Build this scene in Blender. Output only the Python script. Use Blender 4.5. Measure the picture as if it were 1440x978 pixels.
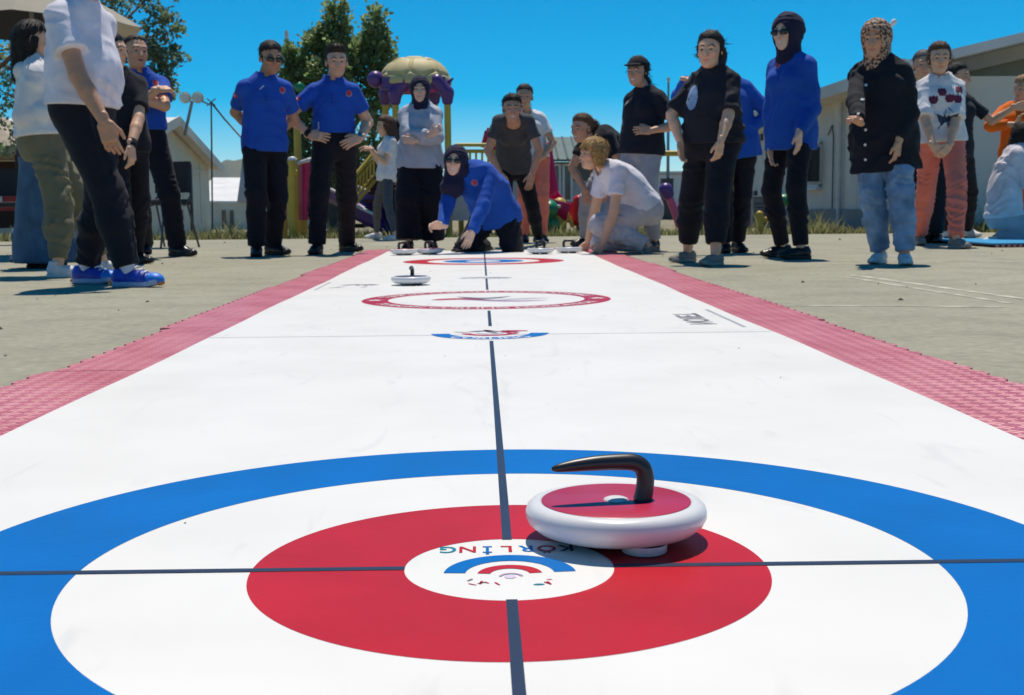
import bpy, math, random
import numpy as np
from mathutils import Vector, Matrix

for o in list(bpy.data.objects): bpy.data.objects.remove(o)
scene = bpy.context.scene
COL = scene.collection
R = math.radians
rng = np.random.default_rng(7)
random.seed(7)

# ------------------------------------------------------------------ camera
CAM_H, F_PX, IW, IH = 0.38, 1766.0, 1440.0, 978.0
yaw, pitch, roll = R(1.36), R(6.39), R(0.5)
fwd = np.array([math.sin(yaw)*math.cos(pitch), math.cos(yaw)*math.cos(pitch), -math.sin(pitch)])
r0 = np.array([math.cos(yaw), -math.sin(yaw), 0.0])
u0 = np.cross(r0, fwd)
cr = r0*math.cos(roll) - u0*math.sin(roll)
cu = u0*math.cos(roll) + r0*math.sin(roll)
CAMP = np.array([0.0, 0.0, CAM_H])
cam_data = bpy.data.cameras.new("camera")
cam = bpy.data.objects.new("camera", cam_data); COL.objects.link(cam)
m = Matrix(((cr[0], cu[0], -fwd[0], 0), (cr[1], cu[1], -fwd[1], 0), (cr[2], cu[2], -fwd[2], CAM_H), (0, 0, 0, 1)))
cam.matrix_world = m
cam_data.sensor_width = 36.0
cam_data.lens = 36.0*F_PX/IW
cam_data.clip_start = 0.05
cam_data.clip_end = 12000
cam_data.dof.use_dof = True
cam_data.dof.focus_distance = 1.75
cam_data.dof.aperture_fstop = 20.0
scene.camera = cam

# ------------------------------------------------------------------ sky, sun, exposure
SUN_EL, SUN_AZ = R(70), R(4)          # azimuth measured from +Y (away from camera) towards +X
world = bpy.data.worlds.new("World"); scene.world = world; world.use_nodes = True
wt = world.node_tree; wt.nodes.clear()
wo = wt.nodes.new('ShaderNodeOutputWorld'); bg = wt.nodes.new('ShaderNodeBackground')
sky = wt.nodes.new('ShaderNodeTexSky'); sky.sky_type = 'NISHITA'; sky.sun_disc = False
sky.sun_elevation = SUN_EL; sky.sun_rotation = SUN_AZ
sky.altitude = 2600; sky.air_density = 1.0; sky.dust_density = 0.0; sky.ozone_density = 4.0
hs = wt.nodes.new('ShaderNodeHueSaturation'); hs.inputs['Saturation'].default_value = 1.8; hs.inputs['Value'].default_value = 1.0
hs.inputs['Hue'].default_value = 0.487
wt.links.new(sky.outputs[0], hs.inputs['Color']); wt.links.new(hs.outputs[0], bg.inputs[0])
bg.inputs[1].default_value = 0.11
wt.links.new(bg.outputs[0], wo.inputs[0])
sd = bpy.data.lights.new("sun", 'SUN'); sd.energy = 4.6; sd.angle = R(0.53); sd.color = (1.0, 0.905, 0.77)
sun = bpy.data.objects.new("sun", sd); COL.objects.link(sun)
sdir = Vector((math.sin(SUN_AZ)*math.cos(SUN_EL), math.cos(SUN_AZ)*math.cos(SUN_EL), math.sin(SUN_EL)))
sun.rotation_euler = (-sdir).to_track_quat('-Z', 'Y').to_euler()
sun.location = (0, 0, 30)
scene.view_settings.view_transform = 'Standard'
scene.view_settings.look = 'None'
scene.view_settings.exposure = 0.0
scene.view_settings.gamma = 1.0
scene.view_settings.use_curve_mapping = False
scene.render.engine = 'CYCLES'

# ------------------------------------------------------------------ placing helpers
def ray(px, py):
    v = fwd*F_PX + cr*(px-IW/2) - cu*(py-IH/2)
    return v/np.linalg.norm(v)
def W(px, py, Y):                      # the point at world depth Y seen in direction (px,py)
    d = ray(px, py); return CAMP + d*(Y/d[1])
def G(px, py, z=0.0):                  # the ground point seen in direction (px,py)
    d = ray(px, py); return CAMP + d*((z-CAM_H)/d[2])

# ------------------------------------------------------------------ materials
MATS = {}
def new_mat(name):
    mt = bpy.data.materials.new(name); mt.use_nodes = True
    return mt, mt.node_tree, mt.node_tree.nodes['Principled BSDF']
def mat(name, col, rough=0.6, var=0.12, scale=8.0, bump=0.0, bscale=60.0, spec=0.4, metal=0.0, coat=0.0, bdist=0.01, sheen=0.0, attr=None, detail=4.0):
    """Plain surface: base colour with uneven tone and fine relief."""
    if name in MATS: return MATS[name]
    mt, nt, b = new_mat(name)
    N, L = nt.nodes, nt.links
    tc = N.new('ShaderNodeTexCoord')
    nz = N.new('ShaderNodeTexNoise'); nz.inputs['Scale'].default_value = scale; nz.inputs['Detail'].default_value = detail
    L.new(tc.outputs['Object'], nz.inputs['Vector'])
    mr = N.new('ShaderNodeMapRange'); mr.inputs[1].default_value = 0.3; mr.inputs[2].default_value = 0.7
    mr.inputs[3].default_value = 1-var; mr.inputs[4].default_value = 1+var*0.6
    L.new(nz.outputs['Fac'], mr.inputs[0])
    mx = N.new('ShaderNodeVectorMath'); mx.operation = 'SCALE'
    if attr:
        at = N.new('ShaderNodeAttribute'); at.attribute_name = attr
        L.new(at.outputs['Color'], mx.inputs[0])
    else:
        mx.inputs[0].default_value = col[:3]
    L.new(mr.outputs[0], mx.inputs['Scale'])
    L.new(mx.outputs[0], b.inputs['Base Color'])
    b.inputs['Roughness'].default_value = rough; b.inputs['Metallic'].default_value = metal
    b.inputs['Specular IOR Level'].default_value = spec
    if coat: b.inputs['Coat Weight'].default_value = coat
    if sheen: b.inputs['Sheen Weight'].default_value = sheen
    if bump:
        n2 = N.new('ShaderNodeTexNoise'); n2.inputs['Scale'].default_value = bscale; n2.inputs['Detail'].default_value = 5
        L.new(tc.outputs['Object'], n2.inputs['Vector'])
        bp = N.new('ShaderNodeBump'); bp.inputs['Strength'].default_value = bump; bp.inputs['Distance'].default_value = bdist
        L.new(n2.outputs['Fac'], bp.inputs['Height']); L.new(bp.outputs[0], b.inputs['Normal'])
    MATS[name] = mt
    return mt
def cloth(name, col, var=0.14, rough=0.85, crumple=0.45):
    return mat(name, col, rough, var, 9.0, crumple*.4, 160.0, 0.2, bdist=0.004, sheen=0.06, detail=7)

# ------------------------------------------------------------------ mesh helpers
def tag(o, label=None, cat=None, group=None, kind=None):
    if label: o['label'] = label
    if cat: o['category'] = cat
    if group: o['group'] = group
    if kind: o['kind'] = kind
    return o
def empty(name, loc=(0, 0, 0), rz=0.0):
    o = bpy.data.objects.new(name, None); COL.objects.link(o)
    o.location = tuple(float(v) for v in loc); o.rotation_euler = (0, 0, rz); o.empty_display_size = 0.1
    return o
def link(name, me, parent=None):
    o = bpy.data.objects.new(name, me); COL.objects.link(o)
    if parent is not None: o.parent = parent
    return o
def mesh_np(name, V, Fq, mats, smooth=True, colors=None, midx=None):
    """V (n,3), Fq (m,k) faces of equal size k."""
    V = np.asarray(V, np.float32); Fq = np.asarray(Fq, np.int32)
    me = bpy.data.meshes.new(name)
    k = Fq.shape[1]; nf = len(Fq)
    me.vertices.add(len(V)); me.vertices.foreach_set('co', V.ravel())
    me.loops.add(nf*k); me.loops.foreach_set('vertex_index', Fq.ravel())
    me.polygons.add(nf)
    me.polygons.foreach_set('loop_start', np.arange(0, nf*k, k, dtype=np.int32))
    me.polygons.foreach_set('loop_total', np.full(nf, k, np.int32))
    if smooth: me.polygons.foreach_set('use_smooth', np.ones(nf, bool))
    if midx is not None: me.polygons.foreach_set('material_index', np.asarray(midx, np.int32))
    me.update(calc_edges=True)
    if colors is not None:
        ca = me.color_attributes.new('Col', 'FLOAT_COLOR', 'POINT')
        c4 = np.ones((len(V), 4), np.float32); c4[:, :3] = colors
        ca.data.foreach_set('color', c4.ravel())
    for mt in (mats if isinstance(mats, (list, tuple)) else [mats]): me.materials.append(mt)
    return me
class MB:
    """Collects boxes, tubes, lathes and prisms into ONE mesh object."""
    def __init__(s): s.v = []; s.f = []; s.sm = []
    def add(s, vs, fs, smooth=False):
        b = len(s.v); s.v += [tuple(float(c) for c in v) for v in vs]
        for f in fs: s.f.append(tuple(i+b for i in f)); s.sm.append(smooth)
    def box(s, c, d, rz=0.0, M=None):
        cx, cy, cz = c; dx, dy, dz = [v/2 for v in d]
        vs = [(x, y, z) for z in (-dz, dz) for y in (-dy, dy) for x in (-dx, dx)]
        ca, sa = math.cos(rz), math.sin(rz)
        vs = [(cx+x*ca-y*sa, cy+x*sa+y*ca, cz+z) for x, y, z in vs]
        if M is not None: vs = [tuple(M @ Vector(v)) for v in vs]
        s.add(vs, [(0, 2, 3, 1), (4, 5, 7, 6), (0, 1, 5, 4), (2, 6, 7, 3), (0, 4, 6, 2), (1, 3, 7, 5)])
    def tube(s, pts, r, n=10, cap=True):
        pts = [np.array(p, float) for p in pts]; m = len(pts)
        rr = r if isinstance(r, (list, tuple)) else [r]*m
        base = len(s.v); T = []
        for i in range(m):
            a = pts[max(i-1, 0)]; b = pts[min(i+1, m-1)]; t = b-a; T.append(t/max(np.linalg.norm(t), 1e-9))
        ref = np.array([0, 0, 1.0]) if abs(T[0][2]) < .9 else np.array([1.0, 0, 0])
        u = np.cross(T[0], ref); u /= np.linalg.norm(u)
        vs = []
        for i in range(m):
            u = u - T[i]*np.dot(u, T[i]); u /= max(np.linalg.norm(u), 1e-9); w = np.cross(T[i], u)
            for k in range(n):
                a = 2*math.pi*k/n; vs.append(pts[i] + (u*math.cos(a)+w*math.sin(a))*rr[i])
        fs = [(i*n+k, i*n+(k+1) % n, (i+1)*n+(k+1) % n, (i+1)*n+k) for i in range(m-1) for k in range(n)]
        s.add(vs, fs, True)
        if cap:
            s.add(vs[:n], [tuple(range(n-1, -1, -1))]); s.add(vs[-n:], [tuple(range(n))])
    def lathe(s, prof, n=32, c=(0, 0, 0), smooth=True):
        vs = []
        for r, z in prof:
            for k in range(n):
                a = 2*math.pi*k/n; vs.append((c[0]+r*math.cos(a), c[1]+r*math.sin(a), c[2]+z))
        m = len(prof)
        fs = [(i*n+k, i*n+(k+1) % n, (i+1)*n+(k+1) % n, (i+1)*n+k) for i in range(m-1) for k in range(n)]
        s.add(vs, fs, smooth)
    def prism(s, poly, z0, z1):
        n = len(poly)
        vs = [(x, y, z0) for x, y in poly]+[(x, y, z1) for x, y in poly]
        s.add(vs, [tuple(range(n-1, -1, -1)), tuple(range(n, 2*n))]+[(i, (i+1) % n, n+(i+1) % n, n+i) for i in range(n)])
    def quad(s, a, b, c, d): s.add([a, b, c, d], [(0, 1, 2, 3)])
    def sheet(s, grid, smooth=True, th=None):
        """grid: list of rows of points -> surface (with thickness th along its normal when given)"""
        g = np.array(grid, float); m, n, _ = g.shape
        fs = [(i*n+j, i*n+j+1, (i+1)*n+j+1, (i+1)*n+j) for i in range(m-1) for j in range(n-1)]
        if th is None: s.add(g.reshape(-1, 3), fs, smooth); return
        du = np.gradient(g, axis=0); dv = np.gradient(g, axis=1); nn = np.cross(dv, du)
        nn /= np.maximum(np.linalg.norm(nn, axis=2, keepdims=True), 1e-9)
        g2 = g+nn*th
        s.add(g.reshape(-1, 3), [f[::-1] for f in fs], smooth); s.add(g2.reshape(-1, 3), fs, smooth)
        bo = [(0, j) for j in range(n)]+[(i, n-1) for i in range(1, m)]+[(m-1, j) for j in range(n-2, -1, -1)]+[(i, 0) for i in range(m-2, 0, -1)]
        vs = [g[p] for p in bo]+[g2[p] for p in bo]; k = len(bo)
        s.add(vs, [(i, (i+1) % k, k+(i+1) % k, k+i) for i in range(k)])
    def build(s, name, mt, parent=None, bevel=0.0, seg=2):
        me = bpy.data.meshes.new(name); me.from_pydata(s.v, [], s.f)
        me.polygons.foreach_set('use_smooth', s.sm); me.update()
        for q in (mt if isinstance(mt, (list, tuple)) else [mt]): me.materials.append(q)
        o = link(name, me, parent)
        if bevel:
            b = o.modifiers.new('bevel', 'BEVEL'); b.width = bevel; b.segments = seg; b.limit_method = 'ANGLE'; b.angle_limit = R(40)
        return o

# ------------------------------------------------------------------ implicit surfaces (for bodies, clothes, rounded things)
f32 = np.float32
def vec(*a): return np.array(a, dtype=np.float64)
UP = np.array([0.0, 0.0, 1.0])
def unit(v): v = np.asarray(v, float); return v/max(np.linalg.norm(v), 1e-9)
def cap(a, b, ra, rb, w=None, k=1.0):
    """tapered capsule; along axis w its radius is multiplied by k"""
    a = np.asarray(a, f32); b = np.asarray(b, f32); ab = b-a; L2 = float(ab@ab)+1e-9
    wv = None if w is None else np.asarray(unit(w), f32)
    def f(P):
        q = P-a; t = np.clip((q@ab)/L2, 0, 1)[:, None]; q = q-t*ab
        n2 = np.einsum('ij,ij->i', q, q)
        if wv is not None:
            c = q@wv; n2 = n2 + c*c*(1/(k*k)-1)
        return (np.sqrt(np.maximum(n2, 1e-12))-(ra+(rb-ra)*t[:, 0]))*(1.0 if wv is None else min(1.0, 0.5+0.5*k))
    return f
def ell(c, M, r):
    """ellipsoid: centre c, rows of M = axes, radii r"""
    c = np.asarray(c, f32); M = np.asarray(M, f32); r = np.asarray(r, f32)
    def f(P):
        q = (P-c)@M.T; k0 = np.sqrt(np.einsum('ij,ij->i', q/r, q/r))+1e-6; k1 = np.sqrt(np.einsum('ij,ij->i', q/(r*r), q/(r*r)))+1e-6
        return k0*(k0-1)/k1
    return f
def rbox(c, M, hd, rad):
    c = np.asarray(c, f32); M = np.asarray(M, f32); hd = np.asarray(hd, f32)
    def f(P):
        q = np.abs((P-c)@M.T)-(hd-rad)
        return np.sqrt((np.maximum(q, 0)**2).sum(1))+np.minimum(q.max(1), 0)-rad
    return f
def smin(a, b, k):
    if k <= 0: return np.minimum(a, b)
    h = np.clip(0.5+0.5*(b-a)/k, 0, 1); return b+(a-b)*h-k*h*(1-h)
def smax(a, b, k): return -smin(-a, -b, k)
def union(items):
    """items: list of (f, k)"""
    def f(P):
        d = None
        for g, k in items:
            e = g(P); d = e if d is None else smin(d, e, k)
        return d
    return f
def halfspace(p, n):
    p = np.asarray(p, f32); n = np.asarray(unit(n), f32)
    return lambda P: (P-p)@n
def folds(amp, wl, seed, vert=1.0):
    """uneven cloth creases: wl = wavelength in m; vert stretches along z (<1 gives vertical folds)"""
    g = np.random.default_rng(seed); k = 2*math.pi/wl
    D = g.normal(size=(5, 3)); D[:, 2] *= vert; D /= np.linalg.norm(D, axis=1)[:, None]; ph = g.uniform(0, 6.28, 5)
    D = D.astype(f32)*f32(k)
    def f(P):
        a = P@D[0]*0.45+ph[0]; b = P@D[1]*0.4+ph[1]
        c = P@D[2]*.5+ph[2]+1.6*np.sin(a); e = P@D[3]*.8+ph[3]+1.8*np.sin(b)
        w = (np.abs(np.sin(c))**.7*1.5-1.0)*0.75+(np.abs(np.sin(e))**.7*1.5-1.0)*0.45
        return amp*w*(0.55+0.45*np.sin(P@D[4]*0.3+ph[4]))
    return f
def polygonize(fn, lo, hi, h):
    """surface nets; returns verts, quads"""
    lo = np.asarray(lo, float); hi = np.asarray(hi, float)
    n = np.maximum(np.ceil((hi-lo)/h).astype(int)+1, 3)
    ax = [(lo[i]+h*np.arange(n[i])).astype(f32) for i in range(3)]
    X, Y, Z = np.meshgrid(*ax, indexing='ij')
    P = np.stack([X.ravel(), Y.ravel(), Z.ravel()], 1)
    v = np.concatenate([fn(P[i:i+60000]) for i in range(0, len(P), 60000)]).reshape(n).astype(f32)
    v[0] = np.abs(v[0])+1e-4; v[-1] = np.abs(v[-1])+1e-4; v[:, 0] = np.abs(v[:, 0])+1e-4; v[:, -1] = np.abs(v[:, -1])+1e-4
    v[:, :, 0] = np.abs(v[:, :, 0])+1e-4; v[:, :, -1] = np.abs(v[:, :, -1])+1e-4
    s = v < 0
    c = np.stack([s[i:n[0]-1+i, j:n[1]-1+j, k:n[2]-1+k] for i in (0, 1) for j in (0, 1) for k in (0, 1)])
    act = c.any(0) & ~c.all(0)
    I = np.argwhere(act)
    if len(I) == 0: return np.zeros((0, 3)), np.zeros((0, 4), int)
    idx = -np.ones(act.shape, int); idx[act] = np.arange(len(I))
    corners = np.array([(i, j, k) for i in (0, 1) for j in (0, 1) for k in (0, 1)])
    cv = np.stack([v[I[:, 0]+o[0], I[:, 1]+o[1], I[:, 2]+o[2]] for o in corners], 1)
    acc = np.zeros((len(I), 3)); cnt = np.zeros(len(I))
    for a in range(8):
        for b in range(a+1, 8):
            if np.abs(corners[a]-corners[b]).sum() != 1: continue
            va, vb = cv[:, a], cv[:, b]; x = (va < 0) != (vb < 0)
            t = np.where(x, va/np.where(x, va-vb, 1), 0)
            acc += np.where(x[:, None], corners[a]+t[:, None]*(corners[b]-corners[a]), 0); cnt += x
    V = lo+h*(I+acc/cnt[:, None])
    Q = []
    for d in range(3):
        e1, e2 = [(1, 2), (2, 0), (0, 1)][d]
        sl0 = [slice(None)]*3; sl1 = [slice(None)]*3; sl0[d] = slice(0, n[d]-1); sl1[d] = slice(1, n[d])
        s0 = s[tuple(sl0)]; s1 = s[tuple(sl1)]
        E = np.argwhere(s0 != s1)
        ok = (E[:, e1] > 0) & (E[:, e2] > 0) & (E[:, e1] < n[e1]-1) & (E[:, e2] < n[e2]-1); E = E[ok]
        if len(E) == 0: continue
        def at(o1, o2):
            J = E.copy(); J[:, e1] += o1; J[:, e2] += o2; return idx[J[:, 0], J[:, 1], J[:, 2]]
        q = np.stack([at(-1, -1), at(0, -1), at(0, 0), at(-1, 0)], 1)
        fl = s0[E[:, 0], E[:, 1], E[:, 2]]
        q[~fl] = q[~fl][:, ::-1]
        Q.append(q)
    return V, np.concatenate(Q)
def sdf_obj(name, fn, lo, hi, h, mt, parent=None, off=(0, 0, 0)):
    V, Q = polygonize(fn, lo, hi, h)
    if len(Q) == 0: return None
    return link(name, mesh_np(name, V-np.asarray(off), Q, mt), parent)
def bbox(pts, pad):
    p = np.array([np.asarray(q, float) for q in pts]); return p.min(0)-pad, p.max(0)+pad
def spline(ps, n=14):
    ps = [np.asarray(p, float) for p in ps]; out = []
    for i in range(len(ps)-1):
        p0 = ps[max(i-1, 0)]; p1_ = ps[i]; p2_ = ps[i+1]; p3_ = ps[min(i+2, len(ps)-1)]
        for t in np.linspace(0, 1, n, endpoint=False): out.append(.5*((2*p1_)+(-p0+p2_)*t+(2*p0-5*p1_+4*p2_-p3_)*t*t+(-p0+3*p1_-3*p2_+p3_)*t**3))
    return out+[ps[-1]]
# ------------------------------------------------------------------ ground, pavement, hills
ZM = 0.0125                                     # top of the white sheet
def terrain(x, y):
    t = np.clip((y-17)/14, 0, 1); t = t*t*(3-2*t); lf = np.clip((-x-1.5)/5, 0, 1)
    far = np.clip((y-45)/35, 0, 1)
    return -.03-t*(.09+.4*lf)-far*(.35*lf)
def earth_mat(name, c1, c2, c3, sc, bump):
    mt, nt, b = new_mat(name); N, L = nt.nodes, nt.links
    tc = N.new('ShaderNodeTexCoord'); n1 = N.new('ShaderNodeTexNoise'); n1.inputs['Scale'].default_value = sc; n1.inputs['Detail'].default_value = 8; n1.inputs['Roughness'].default_value = .65
    n2 = N.new('ShaderNodeTexNoise'); n2.inputs['Scale'].default_value = sc*60; n2.inputs['Detail'].default_value = 6
    n3 = N.new('ShaderNodeTexNoise'); n3.inputs['Scale'].default_value = sc*7; n3.inputs['Detail'].default_value = 6
    for n in (n1, n2, n3): L.new(tc.outputs['Object'], n.inputs['Vector'])
    rp = N.new('ShaderNodeValToRGB'); rp.color_ramp.elements[0].position = .3; rp.color_ramp.elements[1].position = .7
    rp.color_ramp.elements[0].color = (*c1, 1); rp.color_ramp.elements[1].color = (*c2, 1); L.new(n1.outputs['Fac'], rp.inputs[0])
    mr = N.new('ShaderNodeMapRange'); mr.inputs[1].default_value = .45; mr.inputs[2].default_value = .75; mr.inputs[4].default_value = .75; L.new(n3.outputs['Fac'], mr.inputs[0])
    mx = N.new('ShaderNodeMix'); mx.data_type = 'RGBA'; mx.inputs[7].default_value = (*c3, 1); L.new(mr.outputs[0], mx.inputs[0]); L.new(rp.outputs[0], mx.inputs[6])
    m2 = N.new('ShaderNodeMix'); m2.data_type = 'RGBA'; m2.blend_type = 'OVERLAY'; m2.inputs[0].default_value = .35; L.new(mx.outputs[2], m2.inputs[6]); L.new(n2.outputs['Fac'], m2.inputs[7])
    L.new(m2.outputs[2], b.inputs['Base Color']); b.inputs['Roughness'].default_value = .9; b.inputs['Specular IOR Level'].default_value = .2
    bp = N.new('ShaderNodeBump'); bp.inputs['Strength'].default_value = bump; bp.inputs['Distance'].default_value = .01; L.new(n2.outputs['Fac'], bp.inputs['Height']); L.new(bp.outputs[0], b.inputs['Normal'])
    return mt
ys = np.concatenate([np.linspace(-60, 10, 6), np.linspace(14, 40, 27), np.linspace(44, 120, 20), [200, 400, 900, 2500, 9000]])
xs = np.concatenate([[-9000, -2000, -400, -120], np.linspace(-60, 60, 61), [120, 400, 2000, 9000]])
mb = MB(); mb.sheet([[(x, y, float(terrain(x, y))+(.02*math.sin(x*1.7)*math.sin(y*1.3) if 17 < y < 90 else 0)) for x in xs] for y in ys])
g_ = mb.build('ground', earth_mat('dry_earth', (.20, .17, .11), (.30, .26, .18), (.10, .12, .045), .35, .6)); tag(g_, kind='structure')
CONC = earth_mat('concrete', (.275, .265, .20), (.35, .335, .26), (.23, .225, .175), .5, .35)
mb = MB(); mb.sheet([[(x, y, .0) for x in np.linspace(-40, 40, 11)] for y in np.linspace(-20, 16.0, 9)])
x0, x1 = -40, 40
mb.quad((x0, 16.0, 0), (x1, 16.0, 0), (x1, 16.03, -.14), (x0, 16.03, -.14))
tag(mb.build('court_pavement', CONC), kind='structure')
mt, nt, b = new_mat('worn_paint'); N, L = nt.nodes, nt.links
tc = N.new('ShaderNodeTexCoord'); nz = N.new('ShaderNodeTexNoise'); nz.inputs['Scale'].default_value = 9; nz.inputs['Detail'].default_value = 9; L.new(tc.outputs['Object'], nz.inputs['Vector'])
rp = N.new('ShaderNodeValToRGB'); rp.color_ramp.elements[0].position = .42; rp.color_ramp.elements[1].position = .62; rp.color_ramp.elements[0].color = (.31, .30, .23, 1); rp.color_ramp.elements[1].color = (.55, .53, .43, 1)
L.new(nz.outputs['Fac'], rp.inputs[0]); L.new(rp.outputs[0], b.inputs['Base Color']); b.inputs['Roughness'].default_value = .8; PAINT = mt
def ground_line(p, q, w, name):
    a = G(*p); c = G(*q); d = unit(c-a); n = vec(-d[1], d[0], 0)*w/2; mb = MB(); k = 24; rr = np.random.default_rng(int(p[0]))
    mb.sheet([[tuple((a+(c-a)*i/k+n*sg*(1+rr.normal()*.12))[:2])+(.0012,) for sg in (-1, 1)] for i in range(k+1)])
    tag(mb.build(name, PAINT), kind='structure')
ground_line((1068, 430), (1412, 432), .04, 'court_line'); ground_line((1198, 387), (1470, 425), .045, 'court_line'); ground_line((1190, 390), (1420, 427), .03, 'court_line')
ground_line((1130, 368), (1470, 369), .05, 'court_line')
# crumbs and stains on the pavement
mb = MB(); rr = np.random.default_rng(3)
for i in range(150):
    x = rr.uniform(-4, 4.5); y = rr.uniform(2, 15)
    if abs(x) < 1.25 and y < 11: continue
    r = rr.uniform(.004, .012)*(1 if rr.random() < .9 else 1.7)
    n = 6; mb.add([(x+r*math.cos(a)*rr.uniform(.6, 1.2), y+r*math.sin(a)*rr.uniform(.6, 1.2), .001) for a in np.linspace(0, 5.2, n)]+[(x, y, r*.9)], [(j, (j+1) % n, n) for j in range(n)])
tag(mb.build('gravel_crumbs', mat('crumb', (.08, .07, .055), .9)), 'loose dark crumbs of gravel scattered on the concrete court', 'gravel', kind='stuff')
# far hills
mb = MB(); hx = np.linspace(-1500, 300, 90); rr = np.random.default_rng(11)
ridge = [max(0, 118*math.exp(-((x+640)/330)**2)+60*math.exp(-((x+1150)/260)**2))*(1+.10*math.sin(x*.021)+.07*math.sin(x*.053+1)+.04*math.sin(x*.13)) for x in hx]
mb.sheet([[(x, 2700+d+30*math.sin(x*.02+d), -2+r_*(1-(abs(d-400)/400)**1.3)+6*math.sin(x*.05+d*.02)*min(1, r_/60)) for x, r_ in zip(hx, ridge)] for d in np.linspace(0, 800, 15)])
tag(mb.build('hills', earth_mat('hill_scrub', (.10, .12, .10), (.16, .16, .12), (.07, .10, .07), .006, .2)), kind='structure')

# ------------------------------------------------------------------ the curling sheet
CX = .027; HW = .818; SY0, SY1 = -.35, 10.75
mt, nt, b = new_mat('vinyl_white'); N, L = nt.nodes, nt.links
tc = N.new('ShaderNodeTexCoord'); nz = N.new('ShaderNodeTexNoise'); nz.inputs['Scale'].default_value = 3.5; nz.inputs['Detail'].default_value = 7; L.new(tc.outputs['Object'], nz.inputs['Vector'])
rp = N.new('ShaderNodeValToRGB'); rp.color_ramp.elements[0].color = (.70, .69, .665, 1); rp.color_ramp.elements[0].position = .25; rp.color_ramp.elements[1].color = (.755, .745, .72, 1); rp.color_ramp.elements[1].position = .6
L.new(nz.outputs['Fac'], rp.inputs[0]); L.new(rp.outputs[0], b.inputs['Base Color']); b.inputs['Roughness'].default_value = .45; b.inputs['Specular IOR Level'].default_value = .2
n2 = N.new('ShaderNodeTexNoise'); n2.inputs['Scale'].default_value = 2.2; n2.inputs['Detail'].default_value = 3; L.new(tc.outputs['Object'], n2.inputs['Vector'])
bp = N.new('ShaderNodeBump'); bp.inputs['Strength'].default_value = .25; bp.inputs['Distance'].default_value = .02; L.new(n2.outputs['Fac'], bp.inputs['Height']); L.new(bp.outputs[0], b.inputs['Normal'])
sc_ = N.new('ShaderNodeTexNoise'); sc_.inputs['Scale'].default_value = 2.6; sc_.inputs['Detail'].default_value = 9; sc_.inputs['Distortion'].default_value = 1.4
mp_ = N.new('ShaderNodeMapping'); mp_.inputs['Scale'].default_value = (5, 1.1, 1); mp_.inputs['Rotation'].default_value = (0, 0, .5); L.new(tc.outputs['Object'], mp_.inputs['Vector']); L.new(mp_.outputs[0], sc_.inputs['Vector'])
sr = N.new('ShaderNodeMapRange'); sr.inputs[1].default_value = .60; sr.inputs[2].default_value = .80; sr.inputs[4].default_value = .30; L.new(sc_.outputs['Fac'], sr.inputs[0])
sm_ = N.new('ShaderNodeMix'); sm_.data_type = 'RGBA'; sm_.inputs[7].default_value = (.42, .42, .44, 1); L.new(sr.outputs[0], sm_.inputs[0]); L.new(rp.outputs[0], sm_.inputs[6]); L.new(sm_.outputs[2], b.inputs['Base Color'])
VINYL = mt
def ink(name, col, var=.1): return mat(name, col, .42, var, 6, .05, 90, .14, detail=7)
INKB = ink('print_blue', (.0012, .14, .47)); INKR = ink('print_red', (.48, .013, .024), .14); INKN = ink('print_navy', (.03, .045, .085)); INKW = ink('print_white', (.74, .74, .74), .03)
INKC = ink('print_crimson', (.42, .015, .05)); INKL = ink('print_lilac', (.42, .30, .45)); INKG = ink('print_grey', (.16, .16, .19)); INKLG = ink('print_pale_grey', (.40, .41, .45)); INKT = ink('print_teal', (.01, .22, .30))
sheet_root = empty('curling_sheet', (CX, 5, 0)); tag(sheet_root, 'long white vinyl curling sheet printed with target rings and logos', 'curling mat')
OFS = np.array([CX, 5, 0])
def P_(o): o.data.transform(Matrix.Translation(-Vector(OFS))); o.parent = sheet_root; return o
YS = G(690, 471, ZM)[1]
def wob(y, s): return .0035*math.sin(y*2.1+s)+.002*math.sin(y*5.3+2*s)
for (ya, yb) in ((SY0, YS-.001), (YS+.001, SY1)):
    mb = MB(); yy = np.linspace(ya, yb, 40)
    mb.sheet([[(CX+t*(HW+wob(y, 1 if t > 0 else 4)), y, ZM) for t in np.linspace(-1, 1, 9)] for y in yy][::1], th=-.0016)
    P_(mb.build('vinyl_panel', VINYL))
mb = MB(); mb.box((CX, YS, ZM+.0002), (2*HW-.01, .008, .0003)); P_(mb.build('seam_tape', INKLG))
LV = [0]
def zl(l): return ZM+.0003+.0002*l
def ring(name, c, ro, ri, mt, l, a0=0, a1=360, n=96, flat=1.0, xs=1.0):
    mb = MB(); k = max(8, int(n*(a1-a0)/360)); rows = []
    for i in range(k+1):
        a = R(a0+(a1-a0)*i/k); rows.append([(c[0]+r*math.cos(a)*xs, c[1]+r*math.sin(a)*flat, zl(l)) for r in (ro, max(ri, 1e-4))])
    mb.sheet(rows, False); return P_(mb.build(name, mt))
def flat_poly(name, pts, mt, l):
    mb = MB(); mb.add([(x, y, zl(l)) for x, y in pts], [tuple(range(len(pts)))]); return P_(mb.build(name, mt))
def text_verts(txt, size, bold=True):
    cu_ = bpy.data.curves.new('lettering', 'FONT'); cu_.body = txt; cu_.size = size; cu_.align_x = 'CENTER'; cu_.resolution_u = 3
    if bold: cu_.offset = size*.018
    o = bpy.data.objects.new('lettering', cu_); COL.objects.link(o)
    me = bpy.data.meshes.new_from_object(o.evaluated_get(bpy.context.evaluated_depsgraph_get()))
    bpy.data.objects.remove(o); bpy.data.curves.remove(cu_); return me
def lettering(name, txt, size, mt, l, place):
    me = text_verts(txt, size)
    for v in me.vertices:
        x, y = place(v.co.x, v.co.y); v.co = (x, y, zl(l))
    me.materials.clear(); me.materials.append(mt); return P_(link(name, me))
HC = np.array([G(716, 797, ZM)[0], 1.255])
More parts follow.
